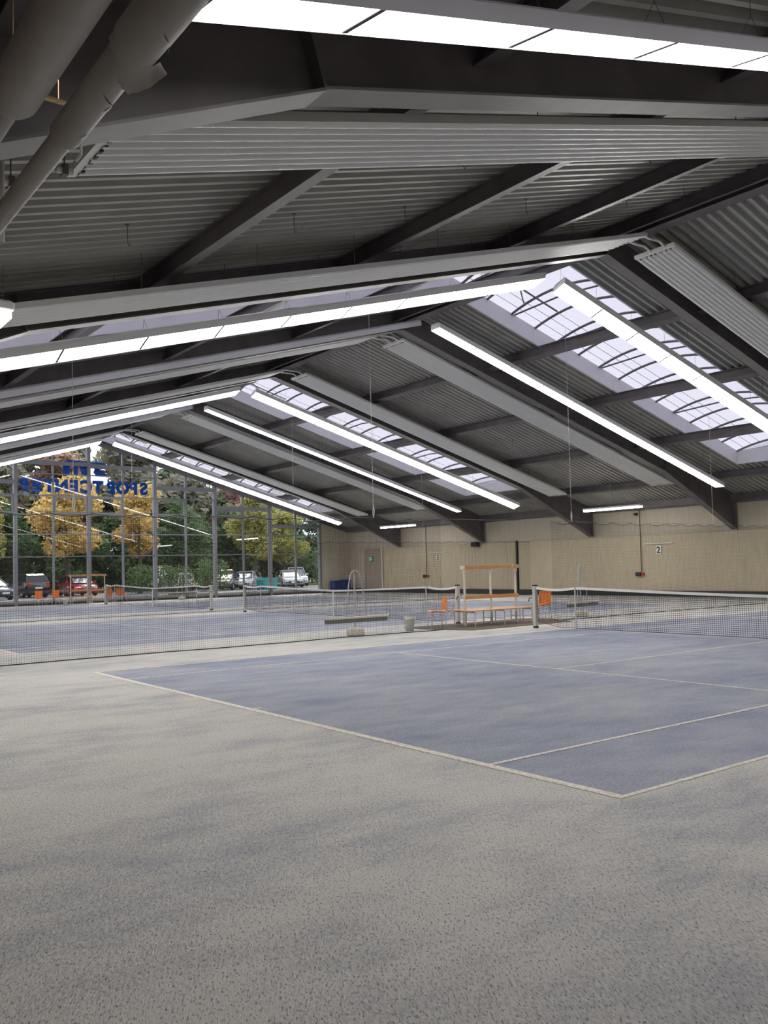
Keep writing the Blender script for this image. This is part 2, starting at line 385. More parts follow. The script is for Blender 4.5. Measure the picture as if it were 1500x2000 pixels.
# skylights --------------------------------------------------------
def make_skylight(y0, y1, i):
    root = empty('skylight', (RX, (y0+y1)/2, 0)); inv = (-RX, -(y0+y1)/2, 0)
    tag(root, 'barrel-vaulted translucent roof light strip, '+['over the camera', 'nearest one in view, above the near court', 'middle one, above the second court', 'last one beside the glass gable'][i], 'skylight', 'roof light strips')
    H = .5; t = .05
    for side in (-1, 1):
        for ya, yb in ((y0, y0+t), (y1-t, y1)):
            mb = MB(); slab(mb, side, 0, SKYD, ya, yb, -H, .02); mb.build('curb', 'curb', root, loc=inv)
        mb = MB(); slab(mb, side, SKYD-t, SKYD, y0+t, y1-t, -H, .02); mb.build('curb', 'curb', root, loc=inv)
        # sheet joints on the curb
        for d in (3.5, 7.4, 11.3):
            mb = MB(); slab(mb, side, d, d+.05, y1-t-.012, y1-t-.0005, -H+.01, .0); mb.build('curb_joint', 'white', root, loc=inv)
    rise = .34; n = 12; yc, hw = (y0+y1)/2, (y1-y0)/2
    def arc(k): t_ = -1+2*k/n; return yc+hw*t_, H+rise*(1-t_*t_)
    for side in (-1, 1):
        g = MB()
        for k in range(n):
            (ya, ha), (yb, hb) = arc(k), arc(k+1)
            g.hexa([sp(side, 0, ya, -ha), sp(side, SKYD, ya, -ha), sp(side, SKYD, yb, -hb), sp(side, 0, yb, -hb), sp(side, 0, ya, -ha-.01), sp(side, SKYD, ya, -ha-.01), sp(side, SKYD, yb, -hb-.01), sp(side, 0, yb, -hb-.01)])
        gl = MB()  # single-sheet glazing
        for k in range(n):
            (ya, ha), (yb, hb) = arc(k), arc(k+1)
            gl.add([sp(side, 0, ya, -ha), sp(side, SKYD, ya, -ha), sp(side, SKYD, yb, -hb), sp(side, 0, yb, -hb)], [(0, 1, 2, 3)])
        gl.add([sp(side, SKYD+.02, *arc(k)[:1], -arc(k)[1]) for k in range(n+1)], [tuple(range(n+1))])
        gl.build('glazing', 'skyglass', root, loc=inv)
        nr = 15
        for k in range(nr):
            d = .5+(SKYD-.55)*k/(nr-1)
            mb = MB()
            mb.tube([sp(side, d, *arc(j)[:1], -arc(j)[1]+.035) for j in range(n+1)], .04, 6)
            mb.build('arched_rib', 'steel', root, smooth=True, loc=inv)
            if k % 2 == 0:
                mb = MB(); mb.tube([sp(side, d+.12, y0, -H-.0), sp(side, d+.12, yc, -H-.12), sp(side, d+.12, y1, -H-.0)], .028, 6); mb.build('tie_bar', 'steel', root, smooth=True, loc=inv)
        for j in (9, 10, 11):
            ya, ha = arc(j); mb = MB(); mb.tube([sp(side, .1, ya, -ha+.01), sp(side, SKYD, ya, -ha+.01)], .010, 5); mb.build('glazing_bar', 'faintbar', root, loc=inv)
    # smoke-vent opener near the ridge
    mb = MB()
    for d in (.9, 1.15): mb.tube([sp(1, d, y0+.7, -.42), sp(1, d, y1-.7, -.42)], .03, 6)
    mb.tube([sp(1, .4, yc+.5, -.40), sp(1, 3.0, yc+.5, -.40)], .022, 6); mb.tube([sp(1, 1.0, yc+.2, -.45), sp(1, 2.2, yc+1.1, -.45)], .02, 6)
    mb.build('vent_opener', 'steel', root, loc=inv)
for i, (a, b) in enumerate(SKY): make_skylight(a, b, i)

# light rows ---------------------------------------------------------
def make_lamp_row(y, w, off, tilt, side, label, d1=15.35):
    root = empty('light_row', (RX, y, 0)); inv = (-RX, -y, 0)
    tag(root, label, 'ceiling light', 'rows of fluorescent lights')
    d0 = .38; n = 10; L = (15.35-d0)/n; hw = w/2; tn = math.tan(math.radians(tilt)); c = math.cos(math.radians(tilt))
    def pt(d, a, up):   # a across, up above the diffuser, both in the tilted frame
        return sp(side, d, y+a*c-up*tn*c, off+a*c*tn-up*c)
    h = MB(); pr = [(-hw, -.012), (-hw, .135), (-hw*.8, .175), (hw*.8, .175), (hw, .135), (hw, -.012)]
    A = [pt(d0-.02, *p) for p in pr]; B = [pt(d1+.02, *p) for p in pr]
    h.add(A+B, [(0, 1, 7, 6), (1, 2, 8, 7), (2, 3, 9, 8), (3, 4, 10, 9), (4, 5, 11, 10)])
    h.add([pt(d0-.02, *p) for p in pr], [(0, 1, 2, 3, 4, 5)]); h.add([pt(d1+.02, *p) for p in pr], [(5, 4, 3, 2, 1, 0)])
    h.build('housing', 'housing', root, loc=inv)
    for k in range(n):
        a, b = d0+k*L+.021, min(d0+(k+1)*L-.021, d1); g = MB()
        g.hexa([pt(a, -hw+.012, 0), pt(b, -hw+.012, 0), pt(b, hw-.012, 0), pt(a, hw-.012, 0), pt(a, -hw+.012, .02), pt(b, -hw+.012, .02), pt(b, hw-.012, .02), pt(a, hw-.012, .02)])
        g.build('diffuser', 'lamp' if y > 1 else 'lamp_near', root, loc=inv)
        if k:
            a = d0+k*L; g = MB(); g.hexa([pt(a-.020, -hw+.012, -.007), pt(a+.020, -hw+.012, -.007), pt(a+.020, hw-.012, -.007), pt(a-.020, hw-.012, -.007), pt(a-.020, -hw+.012, .02), pt(a+.020, -hw+.012, .02), pt(a+.020, hw-.012, .02), pt(a-.020, hw-.012, .02)]); g.build('joint', 'rubber', root, loc=inv)
    for k in range(0, n+1, 1):
        d = min(max(d0+k*L, d0+.1), d1-.1); t = MB()
        t.tube([sp(side, d, y, .0), sp(side, d, y, off-.42)], .004, 4)
        t.tube([pt(d, -hw*.6, .17), sp(side, d, y, off-.42), pt(d, hw*.6, .17)], .004, 4)
        t.build('hanger_wire', 'steel', root, loc=inv)
ROWS = [(.20, .44, .69, 'n', 'before nearest roof frame'), (11.08, .44, .74, 'w', 'under nearest light strip'), (15.98, .42, .68, 'n', 'before third roof frame'),
        (27.35, .44, .74, 'w', 'under middle light strip'), (31.72, .42, .68, 'n', 'before fifth roof frame'), (43.2, .44, .74, 'w', 'closest to glass gable')]
for y, w, off, kind, t in ROWS:
    for side in (-1, 1):
        tilt = 19 if kind == 'w' else (-9.5 if side < 0 else 0)
        make_lamp_row(y, w, off, tilt, side, f'bright white fluorescent light row, {"left" if side < 0 else "right"} roof slope, {t}', 14.9 if y < 1 and side < 0 else 15.35)

# radiant heating panels ---------------------------------------------
def make_panel(yc, side, label):
    root = empty('heating_panel', (RX, yc, 0)); inv = (-RX, -yc, 0)
    tag(root, label, 'heating panel', 'radiant ceiling panels')
    d0, d1, off, hw = .55, 14.7, .57, .54
    mb = MB(); n = 8; sub = 8; ys = []
    for i in range(n*sub+1):
        t = i/(n*sub); ph = (i % sub)/sub; ys.append((yc-hw+2*hw*t, off+.034*abs(math.sin(math.pi*ph))))
    segs = 1
    A = [sp(side, d0, y, o) for y, o in ys]; B = [sp(side, d1, y, o) for y, o in ys]
    m = len(ys); mb.add(A+B, [(i, i+1, m+i+1, m+i) for i in range(m-1)])
    for a in (-hw, hw): slab(mb, side, d0, d1, yc+a-.006, yc+a+.006, off-.07, off+.012)
    slab(mb, side, d0, d1, yc-hw, yc+hw, off-.06, off-.045)
    mb.build('ribbed_sheet', 'panel', root, smooth=True, loc=inv)
    for d in (d0-.06, d1):
        mb = MB(); slab(mb, side, d, d+.07, yc-hw-.01, yc+hw+.01, off-.05, off+.02)
        mb.build('header_bar', 'white', root, loc=inv)
        mb = MB(); s_ = 1 if d < 5 else -1
        for k in range(9): a = yc-hw+.12+k*.105; slab(mb, side, d+(.075 if s_ > 0 else -.035), d+(.105 if s_ > 0 else -.005), a, a+.05, off+.005, off+.03)
        mb.build('pipe_gap', 'black', root, loc=inv)
    mb = MB()
    if side > 0:   # pipe bends over the ridge linking both halves
        for a in (-.3, .1):
            mb.tube([sp(1, d0, yc+a, off-.0), sp(1, .3, yc+a, off-.05), (RX, yc+a+.06, RZ-off-.02), sp(-1, .3, yc+a, off-.05), sp(-1, d0, yc+a, off)], .028, 8)
        mb.build('pipe_bend', 'white', root, smooth=True, loc=inv)
    for k in range(8):
        d = d0+.6+k*1.85
        for a in (-hw, hw): t = MB(); t.tube([sp(side, d, yc+a, 0), sp(side, d, yc+a, off-.05)], .006, 5); t.build('hanger_rod', 'steel', root, loc=inv)
for k, (yc, t) in enumerate([(2.46, 'just past the nearest roof frame'), (8.26, 'just before the second roof frame'), (18.27, 'just past the third roof frame'), (24.07, 'just before the fourth roof frame'), (34.08, 'just past the fifth roof frame'), (39.88, 'just before the last roof frame')]):
    for side in (-1, 1):
        make_panel(yc, side, f'long ribbed white heating panel on the {"left" if side < 0 else "right"} slope, {t}')

# small ceiling hooks ------------------------------------------------
def make_hooks():
    proto = None; k = 0
    for yy, side, ds in [(4.0, -1, (2, 5.6, 9.5)), (6.3, -1, (1.2, 3.1, 5.9, 8.6, 10.6, 13)), (10.4, 1, (1.8, 5.0, 8.9, 12.6)), (15.3, 1, (2.2, 5.5, 9.4, 13.2)), (22, 1, (2.4, 6, 9.7)), (15.3, -1, (4, 9)), (26.2, 1, (3, 7)), (31, 1, (3, 7))]:
        for d in ds:
            if proto is None:
                mb = MB(); mb.tube([(0, 0, 0), (0, 0, -.22), (.02, 0, -.27), (.04, 0, -.24)], .007, 5)
                mb.box(-.02, .02, -.02, .02, -.02, 0); o = proto = mb.build('ceiling_hook', 'steel')
            else: o = proto.copy(); col.objects.link(o)
            o.location = sp(side, d, yy, .0)
            tag(o, f'small dark roof hook, {"left" if side < 0 else "right"} slope, {d:.1f} metres from ridge, {yy:.0f} metres along the hall', 'hook', 'ceiling hooks'); k += 1
make_hooks()

# ------------------------------------------------------------------ walls
def make_walls():
    mb = MB(); zt = RZ-SL*18.5+.1
    mb.box(XR, XR+.25, YN, YG+.3, 0, zt); structure(mb.build('wall_right', 'wall'))
    mb = MB(); mb.box(XL-.25, XL, YN, YG+.3, 0, zt); structure(mb.build('wall_left', 'curtain2'))
    mb = MB(); mb.prism([(XL-.25, 0), (XR+.25, 0), (XR+.25, zt), (RX, RZ+.15), (XL-.25, zt)], 'y', YN-.25, YN); structure(mb.build('wall_near', 'wall'))
    mb = MB(); mb.prism([(27.98, 0), (XR, 0), (XR, zt), (27.98, RZ-SL*(27.98-RX)-.02)], 'y', YG-.09, YG+.3); structure(mb.build('wall_far', 'wall'))
    mb = MB(); mb.box(30.12, XR-.002, YN, YG-.06, 0.001, .26); structure(mb.build('baseboard_right', 'black'))
    mb = MB(); mb.box(28.0, 30.1, YG-.12, YG-.052, .001, .14); structure(mb.build('baseboard_far', 'black'))
    mb = MB(); mb.box(XL+.01, 27.9, YG-.12, YG+.12, .001, .10); structure(mb.build('trim_1', 'black'))
make_walls()

# gable glazing ------------------------------------------------------
def roofz(x): return RZ-SL*abs(x-RX)
def make_gable():
    mains = [-4.0, 0.0, 4.0, 8.0, 12.05, 16.05, 20.03, 24.0, 27.9]; n = 0
    y0, y1 = YG-.08, YG+.08
    for i in range(len(mains)-1):
        a, b = mains[i], mains[i+1]; n += 1
        root = structure(empty(f'window_{n}', (a, YG, 0))); inv = (-a, -YG, 0)
        zt = min(roofz(a), roofz(b))-.3
        mid = (a+b)/2+.02
        fr = MB(); fr.box(a-.09, a+.09, y0-.06, y1+.06, 0.0, roofz(a)-.15); fr.build('mullion', 'frame', root, loc=inv)
        if i == len(mains)-2:
            fr = MB(); fr.box(b-.08, b+.08, y0-.06, y1+.06, 0.0, roofz(b)-.15); fr.build('mullion', 'frame', root, loc=inv)
        fr = MB(); fr.box(mid-.045, mid+.045, y0, y1, 0, roofz(mid)-.2); fr.build('glazing_bar', 'frame', root, loc=inv)
        head = zt-.25
        rails = [z for z in (2.7, 3.96, 5.08, 6.16, 7.38) if z < head-.25]
        for z in rails:
            fr = MB(); fr.box(a+.09, mid-.045, y0+.02, y1-.02, z-.03, z+.03); fr.box(mid+.045, b-.09, y0+.02, y1-.02, z-.03, z+.03); fr.build('glazing_bar', 'frame', root, loc=inv)
        fr = MB(); fr.box(a+.09, b-.08, y0-.05, y1+.05, head-.11, head+.11); fr.build('head_rail', 'frame', root, loc=inv)
        fr = MB(); fr.box(a+.09, b-.08, y0, y1, .1, .2); fr.build('sill', 'frame', root, loc=inv)
        # opening sashes in the row above the ropes
        zs = None
        if 4 <= a < 24:
            zs = (5.08, 6.16) if a < 20 else (3.96+.0, 5.08)
            if a >= 20: zs = (5.02, 5.9)
            xs = [(mid-1.95, mid-.06)] if a not in (12.05,) else [(a+.1, mid-.05)]
            for xa, xb in xs:
                xa = max(xa, a+.1)
                if a == 4.0 or a == 8.0: xa, xb = mid+.05, b-.1
                s_ = MB(); z0, z1 = zs[0]+.04, zs[1]-.04
                if a >= 20: z0, z1 = 3.99+.1, 5.0
                if a >= 20: z0, z1 = 5.0, min(head-.12, 5.95)
                if a >= 20: z0, z1 = 5.12, min(5.95, head-.12)
                if z1-z0 > .4:
                    s_.box(xa, xb, y0-.03, y0+.03, z0, z0+.1); s_.box(xa, xb, y0-.03, y0+.03, z1-.1, z1)
                    s_.box(xa, xa+.1, y0-.03, y0+.03, z0+.1, z1-.1); s_.box(xb-.1, xb, y0-.03, y0+.03, z0+.1, z1-.1)
                    s_.build('sash', 'frame', root, loc=inv)
        g = MB()
        if a < RX < b: poly = [(a, .1), (b, .1), (b, roofz(b)-.1), (RX, roofz(RX)-.1), (a, roofz(a)-.1)]
        else: poly = [(a, .1), (b, .1), (b, roofz(b)-.1), (a, roofz(a)-.1)]
        g.add([(x, YG, z) for x, z in poly], [tuple(range(len(poly)))]); g.build('pane', 'glass', root, loc=inv)
    mb = MB(); mb.prism([(XL-.2, 0), (-3.9, 0), (-3.9, roofz(-3.9)-.05), (XL-.2, roofz(XL)-.05)], 'y', YG-.05, YG+.3); structure(mb.build('wall_far_left', 'wall'))
    root = empty('gable_rafter', (RX, YG, 0))
    tag(root, 'slim dark steel rafter pair running along the top of the glass gable', 'roof beam')
    for side in (-1, 1):
        mb = MB(); slab(mb, side, 0, 18.3, YG-.30, YG-.10, .02, .32); mb.build('rafter', 'steel', root, loc=(-RX, -YG, 0))
make_gable()

# lettering on the glass --------------------------------------------
def text_mesh(ch, size, ext, bold=0.0):
    c = D.curves.new('t', 'FONT'); c.body = ch; c.size = size; c.extrude = ext; c.offset = bold; c.align_x = 'CENTER'
    o = D.objects.new('t', c); col.objects.link(o); dg = bpy.context.evaluated_depsgraph_get()
    me = D.meshes.new_from_object(o.evaluated_get(dg)); D.objects.remove(o); return me
def make_sign():
    root = empty('window_sign', (12, YG+.03, 6.4)); tag(root, 'blue SPORTCENTER lettering on the outside of the glass gable, seen mirrored', 'sign')
    xs = [15.40, 14.76, 14.10, 13.36, 12.62, 11.93, 11.24, 10.53, 9.85, 9.17, 8.45]
    for ch, x in zip('SPORTCENTER', xs):
        me = text_mesh(ch, .95, .01, .055); me.materials.append(M['sign'])
        o = D.objects.new('letter', me); col.objects.link(o); o.parent = root
        o.location = (x-12, 0, 0); o.rotation_euler = (math.pi/2, 0, math.pi)
    root = empty('window_logo', (12, YG+.03, 7.4)); tag(root, 'blue block logo above the mirrored lettering on the glass gable', 'logo')
    P = lambda pts: [(x-12, z-7.4) for x, z in pts]
    m1 = [(10.62, 7.40), (10.62, 7.98), (10.70, 8.14), (10.88, 8.22), (11.50, 8.22), (11.45, 7.40), (11.22, 7.40), (11.20, 7.92), (11.12, 8.02), (11.02, 7.92), (11.0, 7.40)]
    m2 = [(11.50, 8.22), (11.95, 8.22), (12.08, 7.75), (12.2, 7.40), (11.70, 7.40), (11.52, 7.95)]
    m3 = [(12.10, 8.18), (12.96, 8.18), (13.06, 8.10), (13.06, 7.93), (12.95, 7.86), (12.62, 7.82), (13.10, 7.52), (13.15, 7.40), (12.50, 7.40), (12.36, 7.58), (12.44, 7.78), (12.30, 7.95), (12.12, 7.98)]
    for p in (m1, m2, m3):
        mb = MB(); mb.prism(P(p), 'y', 0, .015); mb.build('logo_shape', 'sign', root)
make_sign()

# backdrop curtains along the right wall -----------------------------
def curtain(name, y0, y1, amp, per, m, label, z1=2.93, x=30.27, top=.04, hook=.45):
    mb = MB(); n = int((y1-y0)/.045); vs = []
    r = random.Random(int(y0*10)); ph = 0
    for i in range(n+1):
        y = y0+(y1-y0)*i/n; ph += 2*math.pi*.045/per*(1+.5*math.sin(y*1.7)+.3*math.sin(y*4.1))
        dx = amp*math.sin(ph); tz = z1-top*abs(math.sin(math.pi*y/hook))
        vs += [(x+dx*.9, y, .27), (x+dx, y, 1.5), (x+dx*.8, y, tz)]
    fs = []
    for i in range(n):
        for k in (0, 1): a = i*3+k; fs.append((a, a+1, a+4, a+3))
    mb.add(vs, fs); return tag(mb.build(name, m, smooth=True), label, 'curtain', 'backdrop curtains on the right wall')
curtain('backdrop_curtain', YN+.2, 30.2, .008, 1.1, 'curtain', 'smooth beige backdrop curtain on the right wall with the number 2 plate on it')
curtain('backdrop_curtain', 30.45, 42.55, .03, .42, 'curtain', 'pleated beige backdrop curtain on the right wall behind the third court')
curtain('backdrop_curtain', 42.85, 44.75, .045, .25, 'curtain2', 'gathered taupe curtain over the exit doorway near the far corner')
def poles():
    for y, m, lb in ((30.33, 'black', 'dark vertical pole between smooth and pleated beige curtains'), (42.7, 'cream', 'pale vertical post beside the gathered taupe exit curtain')):
        mb = MB(); mb.box(30.2, 30.3, y-.05, y+.05, 0, 2.98); tag(mb.build('curtain_pole', m), lb, 'pole')
    mb = MB(); mb.tube([(30.26, YN+.2, 2.96), (30.26, 44.8, 2.96)], .008, 5); tag(mb.build('curtain_rope', 'cream'), 'thin pale rope along the scalloped top of the wall curtains', 'rope')
    mb = MB(); mb.tube([(28.2, 30.33, 2.98), (30.2, 30.33, 2.98)], .015, 5); tag(mb.build('wall_bracket', 'cream'), 'short pale horizontal rod above the dark curtain pole', 'bracket')
poles()
# wall equipment ------------------------------------------------------
def wall_kit():
    for y, num, lb in ((S+5.3, '2', 'second'), (2*S+5.4, '3', 'third')):
        x = 30.22
        s_ = empty('number_sign', (x, y, 2.19)); tag(s_, f'small white plate with black number {num} on the right wall', 'sign', 'court number plates')
        mb = MB(); mb.box(-.008, .008, -.13, .13, -.19, .19); mb.build('plate', 'signwhite', s_)
        me = text_mesh(num, .42, .004, .01); me.materials.append(M['black']); o = D.objects.new('digit', me); col.objects.link(o); o.parent = s_
        o.location = (-.014, 0.0, -.15); o.rotation_euler = (math.pi/2, 0, -math.pi/2)
        b = empty('batten_light', (x, y, 2.48)); tag(b, f'unlit slim batten light above the number {num} plate', 'batten light', 'unlit wall battens')
        mb = MB(); mb.box(-.0, .06, -.78, .78, -.035, .035); mb.build('housing', 'cream', b)
        mb = MB(); mb.tube([(-.02, -.74, 0), (-.02, .74, 0)], .02, 8); mb.build('tube', 'white', b)
        for a in (-.77, .77): mb = MB(); mb.box(-.045, 0, a-.02, a+.02, -.03, .03); mb.build('lamp_holder', 'white', b)
        yc = y+1.0 if num == '2' else y+1.1
        c = empty('conduit', (x, yc, 1.05)); tag(c, f'thin dark vertical conduit ending in sockets beside the number {num} plate', 'conduit', 'wall conduits')
        mb = MB(); mb.tube([(0, 0, .05), (0, 0, 3.1)], .022, 6); mb.build('conduit_tube', 'mat_brown', c)
        mb = MB(); mb.box(-.06, .06, .05, .32, -.09, .09); mb.build('socket_box', 'black', c)
        mb = MB(); mb.box(-.06, .06, -.15, -.02, -.07, .07); mb.build('red_socket', 'red', c)
    mb = MB(); mb.box(30.2, 30.35, 22.3, 22.45, 3.88, 4.0); tag(mb.build('wall_sensor', 'black'), 'tiny black box high on the right wall near the near pendant light', 'sensor')
    s_ = empty('loudspeaker', (30.15, 33.5, 2.85)); tag(s_, 'small black loudspeaker under the end of a roof frame on the right wall', 'loudspeaker')
    mb = MB(); mb.rbox(-.22, .1, -.24, .24, -.12, .16, .03); mb.build('cabinet', 'black', s_)
    mb = MB(); mb.box(-.235, -.222, -.2, .2, -.09, .12); mb.build('grille', 'rubber', s_)
    mb = MB(); mb.box(.1, .24, -.03, .03, 0, .1); mb.build('bracket', 'steel', s_)
    e = empty('exit_sign', (30.19, 43.9, 2.25)); tag(e, 'small green and white exit sign above the gathered taupe curtain', 'sign')
    mb = MB(); mb.box(-.03, .03, -.21, .21, -.17, .17); mb.build('plate', 'green', e)
    mb = MB(); mb.box(-.035, -.03, .03, .17, -.13, .13); mb.build('door_symbol', 'signwhite', e)
    mb = MB(); mb.lathe((-.033, -.08, .1), [(.035, -.03), (.035, .03)], 8); mb.prism([(-.12, .06), (-.03, .06), (.0, -.05), (-.05, -.13), (-.09, -.05), (-.18, -.11), (-.15, 0)], 'x', -.035, -.03); mb.build('running_figure', 'signwhite', e)
    # blue crates in the corner
    b = empty('storage_bin', (29.2, 46.1, 0)); tag(b, 'dark blue plastic storage bin standing in the far right corner', 'bin')
    mb = MB(); mb.rbox(-.75, .0, -.3, .3, 0, .82, .05); mb.build('body', 'blue', b); mb = MB(); mb.rbox(.0, .62, -.3, .3, 0, .88, .05); mb.build('body', 'blue', b)
    mb = MB(); mb.rbox(-.78, .65, -.33, -.28, .74, .80, .01); mb.build('rim', 'blue', b)
wall_kit()

# pendant lights ------------------------------------------------------
def make_pendant(x, y, label):
    r = empty('pendant_light', (x, y, 4.06 if x > 0 else 3.94)); tag(r, label, 'pendant light', 'hanging fluorescent lights near the eaves')
    mb = MB(); mb.rbox(-.14, .14, -1.62, 1.62, .05, .13, .02); mb.build('housing', 'housing', r)
    mb = MB(); mb.rbox(-.12, .12, -1.58, 1.58, -.02, .05, .015); mb.build('diffuser', 'lamp', r)
    for a in (1.3, .3) if x < 0 else (0.1,):
        mb = MB(); mb.tube([(0, a, .13), (0, a, roofz(x)-(4.08 if x > 0 else 3.96))], .007, 5); mb.build('hanger_wire', 'galv', r)
make_pendant(27.4, 21.5, 'short glowing pendant light by the right wall above the second court')
make_pendant(27.4, 37.35, 'short glowing pendant light by the right wall above the third court')
make_pendant(-3.17, 5.55, 'glowing pendant light end at the left edge of the photo')

# divider nets ---------------------------------------------------------
def divider(y, x0, x1, label, z1=2.88, sag=.06):
    r = empty('divider_net', (x0, y, 0)); tag(r, label, 'net', 'divider nets between courts')
    mb = MB(); p = .046; t = .00125
    nx = int((x1-x0)/p); hk = .9
    def top(x): return z1-sag*abs(math.sin(math.pi*x/hk))
    wv = lambda x, z: .05*math.sin(x*1.1)*(1-z/3)+.02*math.sin(x*3.1)
    for i in range(nx+1):
        x = x0+(x1-x0)*i/nx; zt = top(x)
        q = [(x-t, y+wv(x, 0), .01), (x+t, y+wv(x, 0), .01), (x+t, y+wv(x, zt)+.002, zt), (x-t, y+wv(x, zt)+.002, zt)]
        mb.hexa([q[0], q[1], (q[1][0], q[1][1]+.002, q[1][2]), (q[0][0], q[0][1]+.002, q[0][2]), q[3], q[2], (q[2][0], q[2][1]+.002, q[2][2]), (q[3][0], q[3][1]+.002, q[3][2])])
    nz = int(z1/p); seg = 30
    for k in range(1, nz):
        for j in range(seg):
            xa = x0+(x1-x0)*j/seg; xb = x0+(x1-x0)*(j+1)/seg
            za = zb = k*p; ya, yb = y+wv(xa, za), y+wv(xb, zb)
            if za > z1-sag-.01: continue
            mb.hexa([(xa-x0+x0, ya, za-t), (xb, yb, zb-t), (xb, yb+.002, zb-t), (xa, ya+.002, za-t), (xa, ya, za+t), (xb, yb, zb+t), (xb, yb+.002, zb+t), (xa, ya+.002, za+t)])
    mb.build('netting', 'netblack', r, loc=(-x0, -y, 0))
    n = int((x1-x0)/.3)
    mb = MB(); mb.tube([(x0+(x1-x0)*i/n, y+wv(x0+(x1-x0)*i/n, 0), .012) for i in range(n+1)], .011, 6); mb.build('bottom_rope', 'netblack', r, loc=(-x0, -y, 0))
    n = int((x1-x0)/.09); mb = MB(); mb.tube([(x0+(x1-x0)*i/n, y+wv(x0+(x1-x0)*i/n, 2.9), top(x0+(x1-x0)*i/n)) for i in range(n+1)], .007, 5); mb.build('top_cord', 'netblack', r, loc=(-x0, -y, 0))
YD = 13.42
divider(YD, XL+.2, 10.0, 'black divider net between near and second court, left of the bench')
divider(YD, 14.3, 30.1, 'black divider net between near and second court, right of the bench')
divider(YD+S, XL+.2, 30.1, 'black divider net between second and third court, far side')
for y, t in ((YD, 'near'), (YD+S, 'far')):
    r = empty('net_cable', (RX, y, 2.9)); tag(r, f'thin taut steel cable carrying the {t} divider net across the hall', 'cable')
    mb = MB(); mb.tube([(XL-RX, 0, 0), (XR-RX, 0, 0)], .004, 5); mb.build('cable', 'steel', r)
    for x in (7.85, 15.2, .5, 22.6):
        mb = MB(); mb.tube([(x-RX, 0, .3), (x-RX, 0, roofz(x)-2.9)], .005, 5); mb.build('suspension_wire', 'galv', r)
        mb = MB(); mb.tube([(x-RX, 0, .3), (x-RX+.03, 0, .18), (x-RX, 0, .0), (x-RX-.02, 0, .1), (x-RX, 0, .3)], .012, 6); mb.build('carabiner', 'galv', r)

# tennis nets ------------------------------------------------------------
def make_net(yc, label):
    r = empty('tennis_net', (11.885, yc, 0)); tag(r, label, 'tennis net', 'tennis nets on posts')
    H, hc = 1.07, .93; a = 6.36; st = 5.03   # posts, singles sticks
    def top(y):
        t = abs(y)
        if t > st: return H - .05*math.sin(math.pi*(t-st)/(a-st))
        return hc+(H-hc)*(t/st)**1.25
    def bot(y):
        t = abs(y); b = .07+.0*t
        return .05 + (.10 if False else 0)+.14*max(0, (t-5.6)/.8)
    for s_ in (-1, 1):
        mb = MB(); mb.box(-.05, .05, s_*6.4-.04, s_*6.4+.04, 0, 1.09); mb.build('net_post', 'alu', r)
        mb = MB(); mb.box(-.056, .056, s_*6.4-.046, s_*6.4+.046, 1.09, 1.12); mb.box(-.055, .055, s_*6.4-.045, s_*6.4+.045, 0, .05); mb.build('post_cap', 'black', r)
        mb = MB(); mb.tube([(0, s_*6.45, .78), (-.10, s_*6.5, .78), (-.14, s_*6.5, .70)], .013, 6); mb.build('crank_handle', 'black', r)
        mb = MB(); mb.tube([(-.03, s_*st, 0), (-.03, s_*st, 1.075)], .018, 8); mb.build('singles_stick', 'alu', r)
    p = .05; t = .0030; mb = MB(); n = int(2*a/p)
    for i in range(n+1):
        y = -a+2*a*i/n; zt = top(y); zb = bot(y)
        mb.box(-.0015, .0015, y-t, y+t, zb, zt)
    for k in range(1, 21):
        seg = 40
        for j in range(seg):
            ya, yb = -a+2*a*j/seg, -a+2*a*(j+1)/seg
            fa = k/21; za = bot(ya)+(top(ya)-bot(ya))*fa; zb = bot(yb)+(top(yb)-bot(yb))*fa
            mb.hexa([(-.0015, ya, za-t), (.0015, ya, za-t), (.0015, yb, zb-t), (-.0015, yb, zb-t), (-.0015, ya, za+t), (.0015, ya, za+t), (.0015, yb, zb+t), (-.0015, yb, zb+t)])
            if k > 17:   # doubled upper rows
                e = .02; mb.hexa([(-.0015, ya, za-t+e), (.0015, ya, za-t+e), (.0015, yb, zb-t+e), (-.0015, yb, zb-t+e), (-.0015, ya, za+t+e), (.0015, ya, za+t+e), (.0015, yb, zb+t+e), (-.0015, yb, zb+t+e)])
    mb.build('netting', 'netblack', r)
    mb = MB()
    seg = 60
    for j in range(seg):
        ya, yb = -a+2*a*j/seg, -a+2*a*(j+1)/seg
        mb.hexa([(-.012, ya, top(ya)-.06), (.012, ya, top(ya)-.06), (.012, yb, top(yb)-.06), (-.012, yb, top(yb)-.06), (-.01, ya, top(ya)), (.01, ya, top(ya)), (.01, yb, top(yb)), (-.01, yb, top(yb))])
    mb.build('headband', 'band', r)
    mb = MB(); mb.tube([(0, -a+2*a*j/seg, bot(-a+2*a*j/seg)) for j in range(seg+1)], .007, 5); mb.build('bottom_cord', 'netblack', r)
    mb = MB(); mb.box(-.015, .015, -.025, .025, 0.006, hc-.01); mb.build('centre_strap', 'band', r)
make_net(5.485, 'tennis net on the near court, at the right edge of the photo')
make_net(5.485+S, 'tennis net on the second court, behind the divider net')
make_net(5.485+2*S, 'tennis net on the far court, in front of the glass gable')

